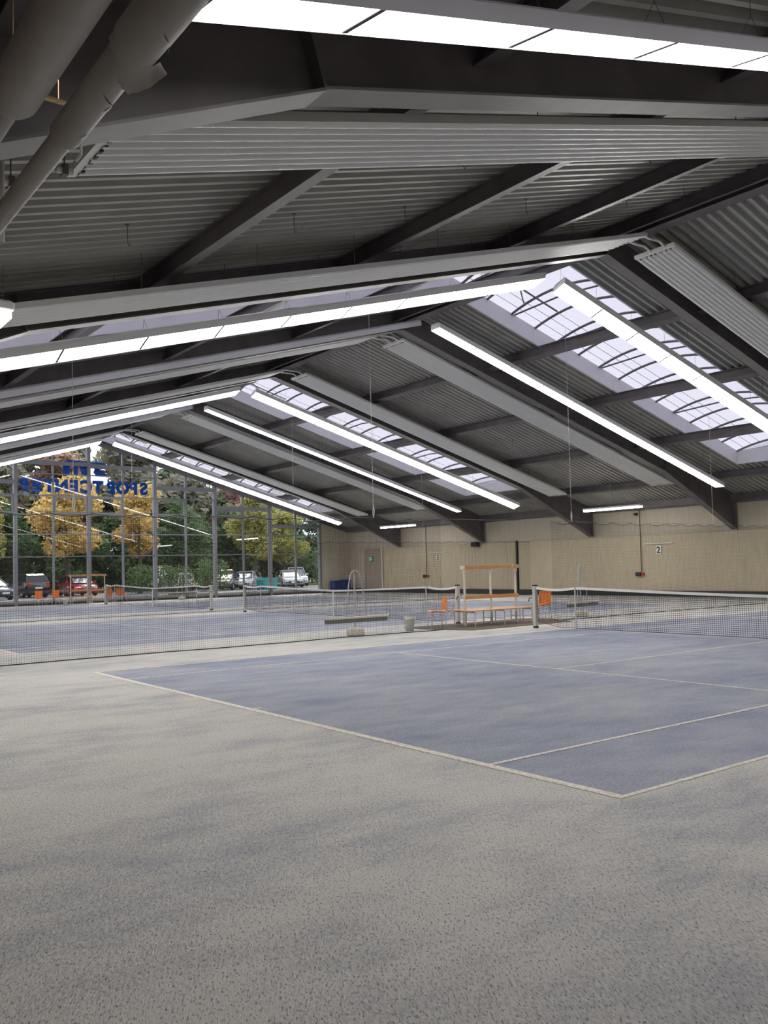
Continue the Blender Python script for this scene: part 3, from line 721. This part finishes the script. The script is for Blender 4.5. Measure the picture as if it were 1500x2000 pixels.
# court furniture ------------------------------------------------------
def make_bench(x, y, label, L=2.45, rz=0):
    r = empty('changing_bench', (x, y, 0), rz); tag(r, label, 'bench', 'benches with coat racks')
    h = L/2
    g = h-.24
    for k, xx in enumerate((-g, 0, g)):
        mb = MB(); mb.box(xx-.02, xx+.02, -.025, .025, 0, 1.62); mb.build('upright', 'cream', r)
        mb = MB(); mb.box(xx-.022, xx+.022, -.06, .06, 1.47, 1.56); mb.build('hook_plate', 'cream', r)
    for s_ in (-1, 1):
        mb = MB(); mb.rbox(-h, h, s_*.26-.2, s_*.26+.2, .42, .45, .008); mb.build('seat_board', 'wood', r)
        for xx in (-h+.12, 0, h-.12):
            mb = MB(); mb.tube([(xx+.1, s_*.06, .03), (xx+.1, s_*.06, .36), (xx+.1, s_*.10, .40), (xx+.1, s_*.38, .40), (xx+.1, s_*.42, .36), (xx+.1, s_*.42, 0)], .016, 8); mb.build('leg', 'cream', r, smooth=True)
            mb = MB(); mb.tube([(xx+.1, s_*.06, .18), (xx+.1, s_*.42, .18)], .011, 6); mb.build('stretcher', 'cream', r)
    mb = MB(); mb.box(-g-.03, g+.04, -.075, -.045, .74, .84); mb.build('backrest_board', 'wood', r)
    mb = MB(); mb.box(-g-.03, g+.04, -.075, -.045, 1.56, 1.655); mb.build('hook_board', 'wood', r)
    mb = MB(); mb.box(-g-.03, g+.04, -.044, .075, 1.6, 1.66); mb.build('hat_shelf', 'cream', r)
    for s_ in (-1, 1): mb = MB(); mb.box(s_*(g+.06)-.02, s_*(g+.06)+.02, -.08, .08, 1.56, 1.66); mb.build('end_cap', 'cream', r)
    mb = MB(); mb.tube([(g*.78, -.08, 1.6), (g*.78, -.14, 1.62), (g*.78, -.13, 1.69)], .008, 6); mb.build('coat_hook', 'cream', r)
make_bench(12.2, 13.85, 'double-sided bench with tall orange-wood coat rack between the near and second nets')
make_bench(11.25, 44.6, 'double-sided bench with coat rack standing in front of the glass gable', 2.35)
def make_chair():
    r = empty('stacking_chair'); W = .21
    mb = MB(); vs = []; prof = []
    # one-piece plywood shell: seat curving up into the back (x forward)
    for x, z in [(.21, .43), (.20, .445), (.12, .445), (0, .438), (-.12, .435), (-.17, .445), (-.205, .48), (-.22, .54), (-.235, .65), (-.25, .76), (-.262, .84)]: prof.append((x, z))
    n = len(prof); m = 8
    for i, (x, z) in enumerate(prof):
        for j in range(m+1):
            u = -1+2*j/m; wv = W*(1 if i < 6 else .95); curve = .02*u*u
            vs.append((x+(curve if i > 6 else 0), u*wv, z+(curve if i < 5 else 0)))
    k = len(vs); off = []
    for i, (x, z) in enumerate(prof):
        for j in range(m+1):
            b = vs[i*(m+1)+j]; off.append((b[0]-.012*(i > 5), b[1], b[2]-.012*(i <= 6)))
    def split(i0, i1, name):
        mb = MB(); V = []; F = []; c = i1-i0+1; w = m+1
        for L_ in (vs, off):
            for i in range(i0, i1+1): V += L_[i*w:(i+1)*w]
        h = c*w
        for i in range(c-1):
            for j in range(m):
                a = i*w+j; F.append((a, a+1, a+w+1, a+w)); F.append((h+a, h+a+w, h+a+w+1, h+a+1))
        for i in range(c-1):
            for j in (0, m): a = i*w+j; F.append((a, a+w, h+a+w, h+a))
        for i in (0, c-1):
            for j in range(m): a = i*w+j; F.append((a, a+1, h+a+1, h+a))
        mb.add(V, F); mb.build(name, 'orange', r, smooth=True)
    split(0, 6, 'seat'); split(6, n-1, 'backrest')
    for sx, sy in ((1, 1), (1, -1), (-1, 1), (-1, -1)):
        mb = MB(); mb.tube([(sx*.12, sy*.12, .425), (sx*.15, sy*.185, .41), (sx*.215, sy*.215, 0)], .010, 8); mb.build('leg', 'chrome', r, smooth=True)
    for sx in (1, -1):
        mb = MB(); mb.tube([(sx*.13, -.16, .418), (sx*.13, .16, .418)], .009, 8); mb.build('under_frame', 'chrome', r, smooth=True)
    return r
chair = make_chair()
for i, (x, y, rz, lb) in enumerate([(10.28, 13.95, 155, 'orange plywood chair left of the bench by the near divider net'), (14.48, 14.05, 196, 'orange plywood chair right of the bench, seen through the near net'),
        (8.72, 44.6, -82, 'leftmost of the two orange chairs left of the far bench'), (9.62, 44.6, -80, 'orange chair beside the far waste bin'),
        (12.62, 44.75, -78, 'orange chair right of the far net post, left of its pair'), (13.2, 44.7, -78, 'orange chair right of the far net post, right of its pair')]):
    o = chair if i == 0 else copy_tree(chair)
    o.location = (x, y, 0.0115 if i < 2 else 0); o.rotation_euler = (0, 0, math.radians(rz)); tag(o, lb, 'chair', 'orange chairs beside the courts')
mb = MB(); mb.prism([(9.9, 14.9), (9.9, 13.5), (10.35, 12.62), (14.3, 12.75), (14.9, 14.1), (14.6, 14.9)], 'z', .0005, .011)
tag(mb.build('floor_mat', 'mat_brown'), 'brown carpet mat under the near bench and chairs', 'mat')
def make_bin():
    r = empty('waste_bin')
    mb = MB(); mb.lathe((0, 0, 0), [(.10, 0), (.108, .01), (.142, .34), (.132, .34), (.10, .03), (.001, .03)], 20); mb.build('body', 'binplastic', r, smooth=True)
    mb = MB(); mb.lathe((0, 0, .335), [(.142, 0), (.155, .0), (.155, .03), (.135, .035), (.135, .0)], 20); mb.build('rim', 'binplastic', r, smooth=True)
    mb = MB(); vs = [];
    for k in range(24):
        t = 2*math.pi*k/24; vs += [(.159*math.cos(t), .159*math.sin(t), .375), (.162*math.cos(t), .162*math.sin(t), .31+.02*math.sin(3*t)+.008*math.sin(7*t))]
    mb.add(vs, [(2*k, 2*((k+1) % 24), 2*((k+1) % 24)+1, 2*k+1) for k in range(24)]); mb.build('bin_liner', 'band', r, smooth=True)
    return r
wb = make_bin(); wb.location = (9.34, 13.95, 0); tag(wb, 'pale grey waste bin with a liner left of the near chair', 'bin', 'waste bins')
w2 = copy_tree(wb); w2.location = (9.95, 44.3, 0); tag(w2, 'pale waste bin between the far orange chairs and far bench', 'bin', 'waste bins')
def make_broom(L=1.9):
    r = empty('court_brush_stand')
    mb = MB(); mb.lathe((0, 0, 0), [(.19, 0), (.225, .02), (.225, .13), (.20, .16), (.07, .205), (.03, .21)], 20); mb.build('base', 'concrete', r, smooth=True)
    mb = MB(); mb.tube([(0, 0, .2), (0, 0, .46)], .03, 10); mb.build('sleeve', 'white', r, smooth=True)
    mb = MB(); mb.tube([(0, 0, .46), (0, 0, 1.58)], .02, 8); mb.build('pole', 'galv', r, smooth=True)
    # wide brush hooked on the pole by its arched pull handle
    mb = MB(); yb = -.07; mb.prism([(yb-.06, .42), (yb+.06, .42), (yb+.05, .465), (yb-.05, .465)], 'x', -L/2, L/2)
    for s_ in (-1, 1): mb.tube([(s_*L/2, yb-.05, .45), (s_*(L/2+.05), yb, .48), (s_*(L/2+.02), yb+.05, .45)], .015, 6)
    mb.build('brush_head', 'cream', r)
    mb = MB(); mb.prism([(yb-.05, .32), (yb+.05, .32), (yb+.055, .42), (yb-.055, .42)], 'x', -L/2+.03, L/2-.03); mb.build('bristles', 'bristle', r)
    pts = [(-.33, yb+.02, .45), (-.27, yb+.02, .85), (-.2, yb+.03, 1.25)]
    for k in range(9):
        t = math.pi-math.pi*k/8; pts.append((.155*math.cos(t), yb+.04, 1.42+.18*math.sin(t)))
    pts += [(.2, yb+.03, 1.25), (.27, yb+.02, .85), (.33, yb+.02, .45)]
    mb = MB(); mb.tube(pts, .016, 8); mb.build('pull_handle', 'galv', r, smooth=True)
    return r
br = make_broom(); br.location = (7.6, 13.95, 0); tag(br, 'wide court brush hung on a pole stand left of the waste bin', 'court brush', 'court brushes on stands')
for (x, y, rz, lb) in ((16.3, 14.1, 12, 'wide court brush on a stand behind the near tennis net'), (17.3, 45.7, 0, 'wide court brush on a stand before the glass gable')):
    o = copy_tree(br); o.location = (x, y, 0); o.rotation_euler = (0, 0, math.radians(rz)); tag(o, lb, 'court brush', 'court brushes on stands')

# pipes at the upper left ----------------------------------------------
def make_pipes():
    r = empty('insulated_pipe', (-3.84, 0, 3.68)); tag(r, 'thick grey insulated pipe with torn casing, right of the two at upper left', 'pipe', 'insulated pipes')
    def pipe(y0, y1, R, name, m='pipe'): mb = MB(); mb.tube([(0, y0, 0), (0, y1, 0)], R, 28); return mb.build(name, m, r, smooth=True)
    pipe(-6.8, -.90, .094, 'outer_casing'); pipe(-1.0, -.04, .071, 'middle_casing'); pipe(-.1, 46, .052, 'pipe_body')
    # ragged torn end of the casing, curling away
    mb = MB(); n = 30; vs = []; a0, a1 = math.radians(-185), math.radians(-22)
    for i in range(n+1):
        a = a0+(a1-a0)*i/n; c = max(0, (i-n*.35)/(n*.65)); jag = .008*math.sin(i*2.3)+.006*math.sin(i*5.1)
        for t in (0, .35, .7, 1):
            y = -.90+t*(.045+.12*math.sin(math.pi*min(1, c*1.15))**1.0*(1 if c else 0))+(jag if t == 1 else 0); R = .0945+.055*c*t*t
            vs.append((R*math.cos(a), y, R*math.sin(a)))
    mb.add(vs, [(4*i+k, 4*i+4+k, 4*i+5+k, 4*i+1+k) for i in range(n) for k in (0, 1, 2)]); mb.build('torn_flap', 'pipe', r, smooth=True)
    def crack(pts, R, w):
        mb = MB(); q = []
        for (y0, a_), (y1, b_) in zip(pts, pts[1:]):
            for k in range(6): t = k/6; q.append((y0+(y1-y0)*t, a_+(b_-a_)*t))
        q.append(pts[-1]); m = len(q)
        mb.tube([(R*math.cos(math.radians(a)), y, R*math.sin(math.radians(a))) for y, a in q], [w*max(.15, math.sin(math.pi*(k+.3)/(m+.3))) for k in range(m)], 6)
        mb.build('crack', 'netblack', r)
    crack([(-1.15, -92), (-1.13, -84), (-1.11, -74), (-1.09, -64)], .0945, .0022)
    crack([(-1.03, -44), (-.99, -38), (-.95, -40), (-.90, -52)], .094, .011)
    crack([(-.59, -108), (-.56, -88), (-.52, -62), (-.50, -46)], .0712, .0035)
    def patch(y, ang, R, pts, name):
        mb = MB(); vs = []
        for (a, b) in pts: t = math.radians(ang+a); vs.append(((R+.003)*math.cos(t), y+b, (R+.003)*math.sin(t)))
        mb.add(vs, [tuple(range(len(vs)))]); mb.build(name, 'foam', r)
    patch(-.47, -62, .071, [(0, 0), (14, -.02), (22, .005), (18, .035), (4, .03)], 'foam_patch')
    patch(-.18, -72, .071, [(0, 0), (10, -.02), (24, -.012), (26, .02), (16, .045), (6, .015)], 'foam_patch')
    mb = MB(); mb.tube([(.055, -.08, -.05), (.07, -.04, -.075), (.066, .02, -.085)], .006, 5); mb.build('loose_strip', 'foam', r)
    r2 = empty('insulated_pipe', (-4.12, 0, 3.68)); tag(r2, 'thick grey insulated pipe with closed stepped end, left of the two at upper left', 'pipe', 'insulated pipes')
    mb = MB(); mb.tube([(0, -6.8, 0), (0, -.26, 0), (0, -.21, 0)], [.103, .103, .088], 28); mb.build('outer_casing', 'pipe', r2, smooth=True)
    mb = MB(); mb.tube([(0, -.3, 0), (0, 46, 0)], .055, 20); mb.build('pipe_body', 'pipe', r2, smooth=True)
    mb = MB(); mb.tube([(-3.58, 2.25, 3.95), (-3.58, 2.25, 5.1)], .045, 14); tag(mb.build('drop_pipe', 'pipe', smooth=True), 'short vertical grey pipe at the left edge behind the roof frame', 'pipe')
    h = empty('pipe_hanger', (-3.77, -.2, 4.0)); tag(h, 'brass-coloured threaded rod and bracket between the two thick pipes', 'hanger')
    mb = MB(); mb.tube([(0, .5, 0.0), (0, .5, 1.4)], .006, 6); mb.build('threaded_rod', 'brass', h)
    mb = MB(); mb.box(-.2, .06, .485, .515, -.0, .012); mb.tube([(.06, .5, .006), (.075, .5, .01), (.075, .5, .05)], .006, 6); mb.build('bracket', 'brass', h)
    mb = MB(); mb.tube([(-3.98, .3, 4.17), (-3.98, .3, 5.1)], .005, 6); tag(mb.build('hanger_rod', 'brass'), 'thin rod hanging at the top left corner beside the left pipe', 'hanger')
    for x, y, z, lb in ((-3.43, 2.5, 4.49, 'small grey pipe clamp under the roof near the left edge'), (-3.05, 2.5, 4.68, 'small grey pipe clamp beside the near end of the heating panel')):
        c = empty('pipe_clamp', (x, y, z)); tag(c, lb, 'clamp')
        mb = MB(); mb.tube([(-.06, 0, 0), (.06, 0, 0)], .028, 10); mb.build('pipe_stub', 'white', c, smooth=True)
        mb = MB(); mb.box(-.02, .02, -.04, .04, -.04, .04); mb.tube([(0, 0, .03), (0, 0, .5)], .006, 5); mb.build('clamp_body', 'steel', c)
make_pipes()

# ------------------------------------------------------------------ outdoors
GZ = .12
mb = MB(); mb.box(-60, 120, 49.2, 140, GZ-.3, GZ); tag(mb.build('car_park', 'asphalt'), None, None, None, 'structure')
mb = MB(); mb.box(-60, 120, YG+.32, 49.2, GZ-.3, GZ-.02); tag(mb.build('gravel_strip', 'gravel'), None, None, None, 'structure')
mb = MB(); mb.box(-60, 120, 49.2, 49.35, GZ-.01, GZ+.1); tag(mb.build('kerb', 'kerb'), None, None, None, 'structure')
mb = MB(); mb.box(-60, 120, 67, 140, GZ+.002, GZ+.12); tag(mb.build('verge', 'grass'), None, None, None, 'structure')

def leaves(mb, c, rx, ry, rz, n, size, r):
    for _ in range(n):
        while True:
            p = Vector((r.uniform(-1, 1), r.uniform(-1, 1), r.uniform(-1, 1)))
            if .25 < p.length < 1: break
        p = Vector((c[0]+p.x*rx, c[1]+p.y*ry, c[2]+p.z*rz))
        a = Vector((r.gauss(0, 1), r.gauss(0, 1), r.gauss(0, 1))).normalized(); b = a.orthogonal().normalized()
        s_ = size*r.uniform(.6, 1.3); a = a*s_; b = b*s_*.6
        n0 = len(mb.v); mb.v += [tuple(p-a), tuple(p+b), tuple(p+a), tuple(p-b)]; mb.f.append((n0, n0+1, n0+2, n0+3)); mb.mi.append(0)
def foliage_mesh(seed, h, cr, n, size, base):
    r = random.Random(seed); mb = MB(); k = 26
    for i in range(k):
        t = r.random(); z = base+(h-base)*(.08+.86*t); w = cr*math.sin(math.pi*min(1, .22+.72*t))**.7
        a = r.uniform(0, 2*math.pi); q = w*math.sqrt(r.random())*.8; s_ = cr*r.uniform(.28, .45)
        leaves(mb, (q*math.cos(a), q*math.sin(a), z), s_, s_, s_*.75, n//k, size, r)
    return mb
def trunk_mesh(seed, h, cr, base, tr):
    r = random.Random(seed+50); mb = MB()
    mb.tube([(0, 0, -.1), (.05, 0, base*.6), (-.05, .05, base*1.2), (0, 0, h*.8)], [tr*1.15, tr*.9, tr*.7, tr*.2], 8)
    for i in range(7):
        a = r.uniform(0, 2*math.pi); z = base*r.uniform(.7, 1.6); L = cr*.7
        mb.tube([(0, 0, z), (L*.5*math.cos(a), L*.5*math.sin(a), z+L*.4), (L*math.cos(a), L*math.sin(a), z+L*1.0)], [tr*.4, tr*.25, tr*.06], 5)
    return mb
def tree(name, x, y, h, cr, m, label, seed, n=5200, size=.17, base=2.6, tr=.17, z=GZ, cat='tree', group='trees behind the car park'):
    root = empty(name, (x, y, z)); tag(root, label, cat, group)
    foliage_mesh(seed, h, cr, n, size, base).build('foliage', m, root)
    if tr: trunk_mesh(seed, h, cr, base, tr).build('trunk', 'bark', root)
T = [ # x, y, height, radius, material, label
 (15.4, 61.5, 8.8, 2.9, 'leaf_yellow', 'golden autumn tree whose trunk stands between the black and red cars', 3.0),
 (20.6, 60.5, 8.3, 2.3, 'leaf_yellow', 'bright golden autumn tree right of the mirrored lettering', 2.9),
 (9.6, 63, 7.6, 2.9, 'leaf_mixed', 'yellow-green tree at the far left of the glass gable', 2.8),
 (31.9, 63, 7.9, 2.9, 'leaf_mixed', 'yellow-green tree right of centre behind the silver car', 2.6),
 (36.5, 66, 6.6, 2.6, 'leaf_mixed', 'olive tree at the right end of the glass gable', 2.4),
 (26.2, 66, 7.6, 2.6, 'leaf_green', 'dark green tree between the golden tree and yellow-green tree', 2.2),
 (18.5, 75, 14.5, 3.6, 'leaf_rust', 'tall rusty-brown tree left of the blue logo', 4.0),
 (25, 76, 13.5, 4.0, 'leaf_dull', 'tall grey-green tree behind the blue logo', 4.0),
 (31, 78, 12, 4.0, 'leaf_dull', 'tall grey-green tree right of the blue logo', 3.5),
 (13, 74, 14, 4.2, 'leaf_dull', 'tall pale green tree at the upper left of the glass', 3.5),
 (37.5, 78, 10.5, 3.6, 'leaf_rust', 'brownish tree behind the yellow-green tree on the right', 3.2),
 (7, 80, 15.5, 4.6, 'leaf_dull', 'tall pale green tree at the extreme upper left of the glass', 4.0),
 (21, 84, 16, 5.2, 'leaf_dull', 'tallest grey-green tree rising to the apex behind the blue logo', 4.0),
 (29.5, 86, 15, 5.0, 'leaf_dull', 'tall grey-green tree far behind, right of the apex mullion', 4.0),
 (36, 86, 13, 5.0, 'leaf_green', 'tall dark green tree far behind, above the brownish tree', 4.0),
 (45, 80, 10, 4.5, 'leaf_green', 'dark green tree far back beyond the right end of the glass', 2.5)]
for i, (x, y, h, cr, m, lb, base) in enumerate(T): tree('tree', x, y, h, cr, m, lb, 11+i, base=base, n=7000 if y < 70 else 7500, size=.15 if y < 70 else .36)
# dense belt of greenery that closes the view behind the cars
for i, (x, y) in enumerate([(7, 70), (12.5, 70.5), (18, 70), (23.5, 71), (29, 71), (34.5, 72), (40, 72), (46, 74)]):
    tree('dark_tree', x, y, 6.6+(i % 3)*.5, 3.6, 'leaf_green', f'dense dark green tree behind the parked cars, {["first","second","third","fourth","fifth","sixth","seventh","eighth"][i]} from left', 60+i, n=6500, size=.2, base=.3, tr=.2)
for i, (x, y) in enumerate([(3, 77), (9.5, 77.5), (15.5, 78), (22, 78.5), (28.5, 79), (35, 79.5), (41.5, 80)]):
    tree('dark_tree', x, y, 8.2+(i*7 % 3)*.7, 4.4, 'leaf_green' if i % 2 else 'leaf_dull', f'large bushy tree in the rear belt beyond the parking, {["first", "second", "third", "fourth", "fifth", "sixth", "seventh"][i]} from left', 90+i, n=7000, size=.3, base=.4, tr=.2)
def hedge(x0, x1, y, h, label, seed, m='leaf_green'):
    r = random.Random(seed); mb = MB(); k = int((x1-x0)/.5)
    for i in range(k):
        cx = x0+(x1-x0)*(i+.5)/k; hh = h*r.uniform(.85, 1.08)
        leaves(mb, (cx, y, hh*.5), .6, .55, hh*.5, 420, .085, r)
    root = empty('hedge', (0, 0, GZ)); tag(root, label, 'hedge', 'clipped green hedges'); root.location = (x0, y, GZ)
    mb.build('foliage', m, root, loc=(-x0, -y, 0))
    mb = MB()
    for i in range(max(2, k//2)): cx = (x1-x0)*(i+.5)/max(2, k//2); mb.tube([(cx, 0, 0), (cx+.1, .05, h*.7)], .03, 5)
    mb.build('stems', 'bark', root)
M['leaf_hedge'] = leaf('hedge_leaves', (.09, .17, .05), (.15, .25, .08), (.05, .10, .03))
hedge(18.9, 23.6, 58.2, 2.15, 'broad green hedge left of the gap, behind the far chairs', 5, 'leaf_hedge')
hedge(24.2, 26.7, 58.2, 2.5, 'taller green bush right of the gap, beside the black car', 6, 'leaf_hedge')
hedge(35.0, 38.2, 58.2, 2.7, 'dark shrub in front of the white cars at the right', 7)

def make_car(x, y, rz, paint, label, Lc=4.3, Wc=1.8, H=1.5, kind='hatch', roof=None):
    r = empty('car', (x, y, GZ), math.radians(rz)); tag(r, label, 'car', 'cars parked outside')
    h = Lc/2; w = Wc/2
    suv = kind == 'suv'
    # body stations: x, z bottom, z top (belt/bonnet), half width
    st = [(-h, .42, .80, w*.86), (-h+.08, .28, .95, w*.95), (-h+.5, .22, .98 if not suv else 1.02, w), (-.6, .2, .96, w), (.55, .2, .95, w), (h-1.15, .2, .93, w), (h-.35, .22, .80, w*.96), (h-.06, .30, .68, w*.88), (h, .38, .6, w*.8)]
    mb = MB(); vs = []; m = 0
    for (sx, zb, zt, hw) in st:
        k = 1.1 if suv else 1
        pts = [(-hw*.9, zb), (-hw, zb+.12), (-hw, zt*k-.22), (-hw*.96, zt*k-.06), (-hw*.86, zt*k), (hw*.86, zt*k), (hw*.96, zt*k-.06), (hw, zt*k-.22), (hw, zb+.12), (hw*.9, zb)]
        m = len(pts); vs += [(sx, a, b) for a, b in pts]
    fs = [tuple(range(m)), tuple(range(len(vs)-m, len(vs)))]
    for i in range(len(st)-1):
        for j in range(m): fs.append((i*m+j, i*m+(j+1) % m, (i+1)*m+(j+1) % m, (i+1)*m+j))
    mb.add(vs, fs); mb.build('body', paint, r, smooth=True)
    zb = .96 if not suv else 1.05
    back = -h+.12 if kind != 'sedan' else -h+.75
    cab = [(back, zb-.05, w*.86), (back+.28, H-.13, w*.72), (back+.55, H-.02, w*.70), (0.0, H, w*.70), (.45, H-.06, w*.70), (1.25 if not suv else 1.15, zb-.08, w*.84)]
    # cabin: glass block, with roof and pillars in paint
    mb = MB(); vs = []
    for sx, zt, hw in cab: vs += [(sx, -w*.88 if zt < zb+.05 else -w*.86, zb-.06), (sx, -hw, zt-.03), (sx, hw, zt-.03), (sx, w*.86, zb-.06)]
    fs = [(0, 1, 2, 3), tuple(range(len(vs)-4, len(vs)))]
    for i in range(len(cab)-1):
        for j in range(4): fs.append((i*4+j, i*4+(j+1) % 4, i*4+4+(j+1) % 4, i*4+4+j))
    mb.add(vs, fs); mb.build('window_glass', 'carglass', r)
    rf = roof or paint
    mb = MB(); tops = cab[1:5]
    for (x0, z0, w0), (x1, z1, w1) in zip(tops, tops[1:]): mb.hexa([(x0, -w0-.01, z0-.04), (x1, -w1-.01, z1-.04), (x1, w1+.01, z1-.04), (x0, w0+.01, z0-.04), (x0, -w0*.95, z0+.01), (x1, -w1*.95, z1+.01), (x1, w1*.95, z1+.01), (x0, w0*.95, z0+.01)])
    mb.build('roof', rf, r, smooth=True)
    mb = MB()
    for s_ in (-1, 1):
        for (a, b) in (((cab[0][0], s_*w*.87, zb-.05), (cab[1][0], s_*(cab[1][2]+.005), cab[1][1]-.02)), ((cab[5][0], s_*w*.85, zb-.05), (cab[4][0], s_*(cab[4][2]+.005), cab[4][1]-.02)), ((-.15, s_*w*.875, zb-.05), (-.1, s_*w*.71, H-.03))):
            mb.tube([a, b], .035, 5)
    mb.build('pillars', paint, r)
    wx = cab[5][0]; mb = MB()
    mb.add([(wx+.012, -w*.74, zb-.02), (cab[4][0]+.02, -w*.62, H-.13), (cab[4][0]+.02, w*.62, H-.13), (wx+.012, w*.74, zb-.02)], [(0, 1, 2, 3)]); mb.build('windscreen', 'windshield', r)
    for sx in (-h+.78, h-.82):
        for s_ in (-1, 1):
            wr = empty('wheel', (sx, s_*(w-.1), .33)); wr.parent = r
            mb = MB(); prof = [(.2, -.1), (.3, -.1), (.33, -.07), (.33, .07), (.3, .1), (.2, .1)]
            n = 20; vs = [(a*math.cos(2*math.pi*k/n), b, a*math.sin(2*math.pi*k/n)) for a, b in prof for k in range(n)]
            mb.add(vs, [(i*n+k, i*n+(k+1) % n, (i+1)*n+(k+1) % n, (i+1)*n+k) for i in range(len(prof)-1) for k in range(n)]); mb.build('tyre', 'rubber', wr, smooth=True)
            mb = MB(); mb.tube([(0, -.085, 0), (0, .085, 0)], .2, 16); mb.build('rim', 'galv', wr)
    for s_ in (-1, 1):
        zz = .66 if not suv else .78
        mb = MB(); mb.rbox(h-.32, h-.015, s_*w*.62-.17, s_*w*.62+.17, zz-.13, zz, .03); mb.build('headlamp', 'headlamp', r)
        mb = MB(); mb.rbox(-h-.01, -h+.14, s_*w*.74-.12, s_*w*.74+.12, zz+.0, zz+.24, .03); mb.build('tail_lamp', 'lightred', r)
        mb = MB(); mb.rbox(.75, .9, s_*(w+.06)-.1, s_*(w+.06)+.1, zb-.02, zb+.1, .03); mb.build('wing_mirror', paint, r)
    mb = MB(); mb.box(h-.05, h+.012, -w*.5, w*.5, .36, .54); mb.build('grille', 'black', r)
    mb = MB(); mb.box(h+.012, h+.02, -.26, .26, .40, .51); mb.build('number_plate', 'signwhite', r)
    mb = MB(); mb.box(-h-.02, -h-.008, -.26, .26, .62, .73); mb.build('number_plate', 'signwhite', r)
    mb = MB(); mb.rbox(-h-.03, -h+.1, -w*.85, w*.85, .3, .45, .02); mb.build('bumper', 'black', r)
    return r
# rears face the hall for -90 -> +90 (x axis is forward)
make_car(12.35, 60.9, 99, 'paint_black', 'black compact SUV with pale roof, seen from behind left of the tree trunk', 4.1, 1.8, 1.66, 'suv')
make_car(15.6, 59.8, -90, 'paint_red', 'dark red hatchback facing the hall right of the tree trunk', 4.3, 1.82, 1.48)
make_car(9.0, 57.6, -72, 'paint_blue', 'dark blue car cut off by the left edge of the photo', 4.4, 1.8, 1.5)
make_car(9.6, 63.0, 88, 'paint_white', 'white car behind the dark blue car at the left edge', 4.3, 1.8, 1.62)
make_car(28.3, 61.3, -132, 'paint_black', 'black car facing the hall right of the tall green bush', 4.4, 1.8, 1.45, 'sedan')
make_car(30.6, 62.2, -132, 'paint_silver', 'silver car behind the teal container', 4.4, 1.8, 1.5)
make_car(30.3, 67.0, 90, 'paint_red', 'bright red car parked behind the black car', 4.2, 1.78, 1.7, 'suv')
make_car(34.6, 62.0, -110, 'paint_silver', 'silver estate car behind the right-hand mullion', 4.6, 1.85, 1.5)
make_car(38.6, 67.5, -112, 'paint_white', 'white SUV parked in the row behind the silver estate', 4.6, 1.9, 1.75, 'suv')
make_car(24.4, 62.6, 85, 'paint_white', 'white car glimpsed through the gap between the hedges', 4.3, 1.8, 1.5)
def container():
    r = empty('grit_container', (30.1, 57.9, GZ), math.radians(10)); tag(r, 'teal plastic container in front of the silver car', 'container')
    mb = MB(); mb.prism([(-.65, 0), (.65, 0), (.75, .75), (-.75, .75)], 'y', -.45, .45); mb.build('body', 'tealbin', r)
    mb = MB(); mb.prism([(-.78, .75), (.78, .75), (.7, .92), (-.7, .92)], 'y', -.5, .5); mb.build('lid', 'tealbin', r)
container()
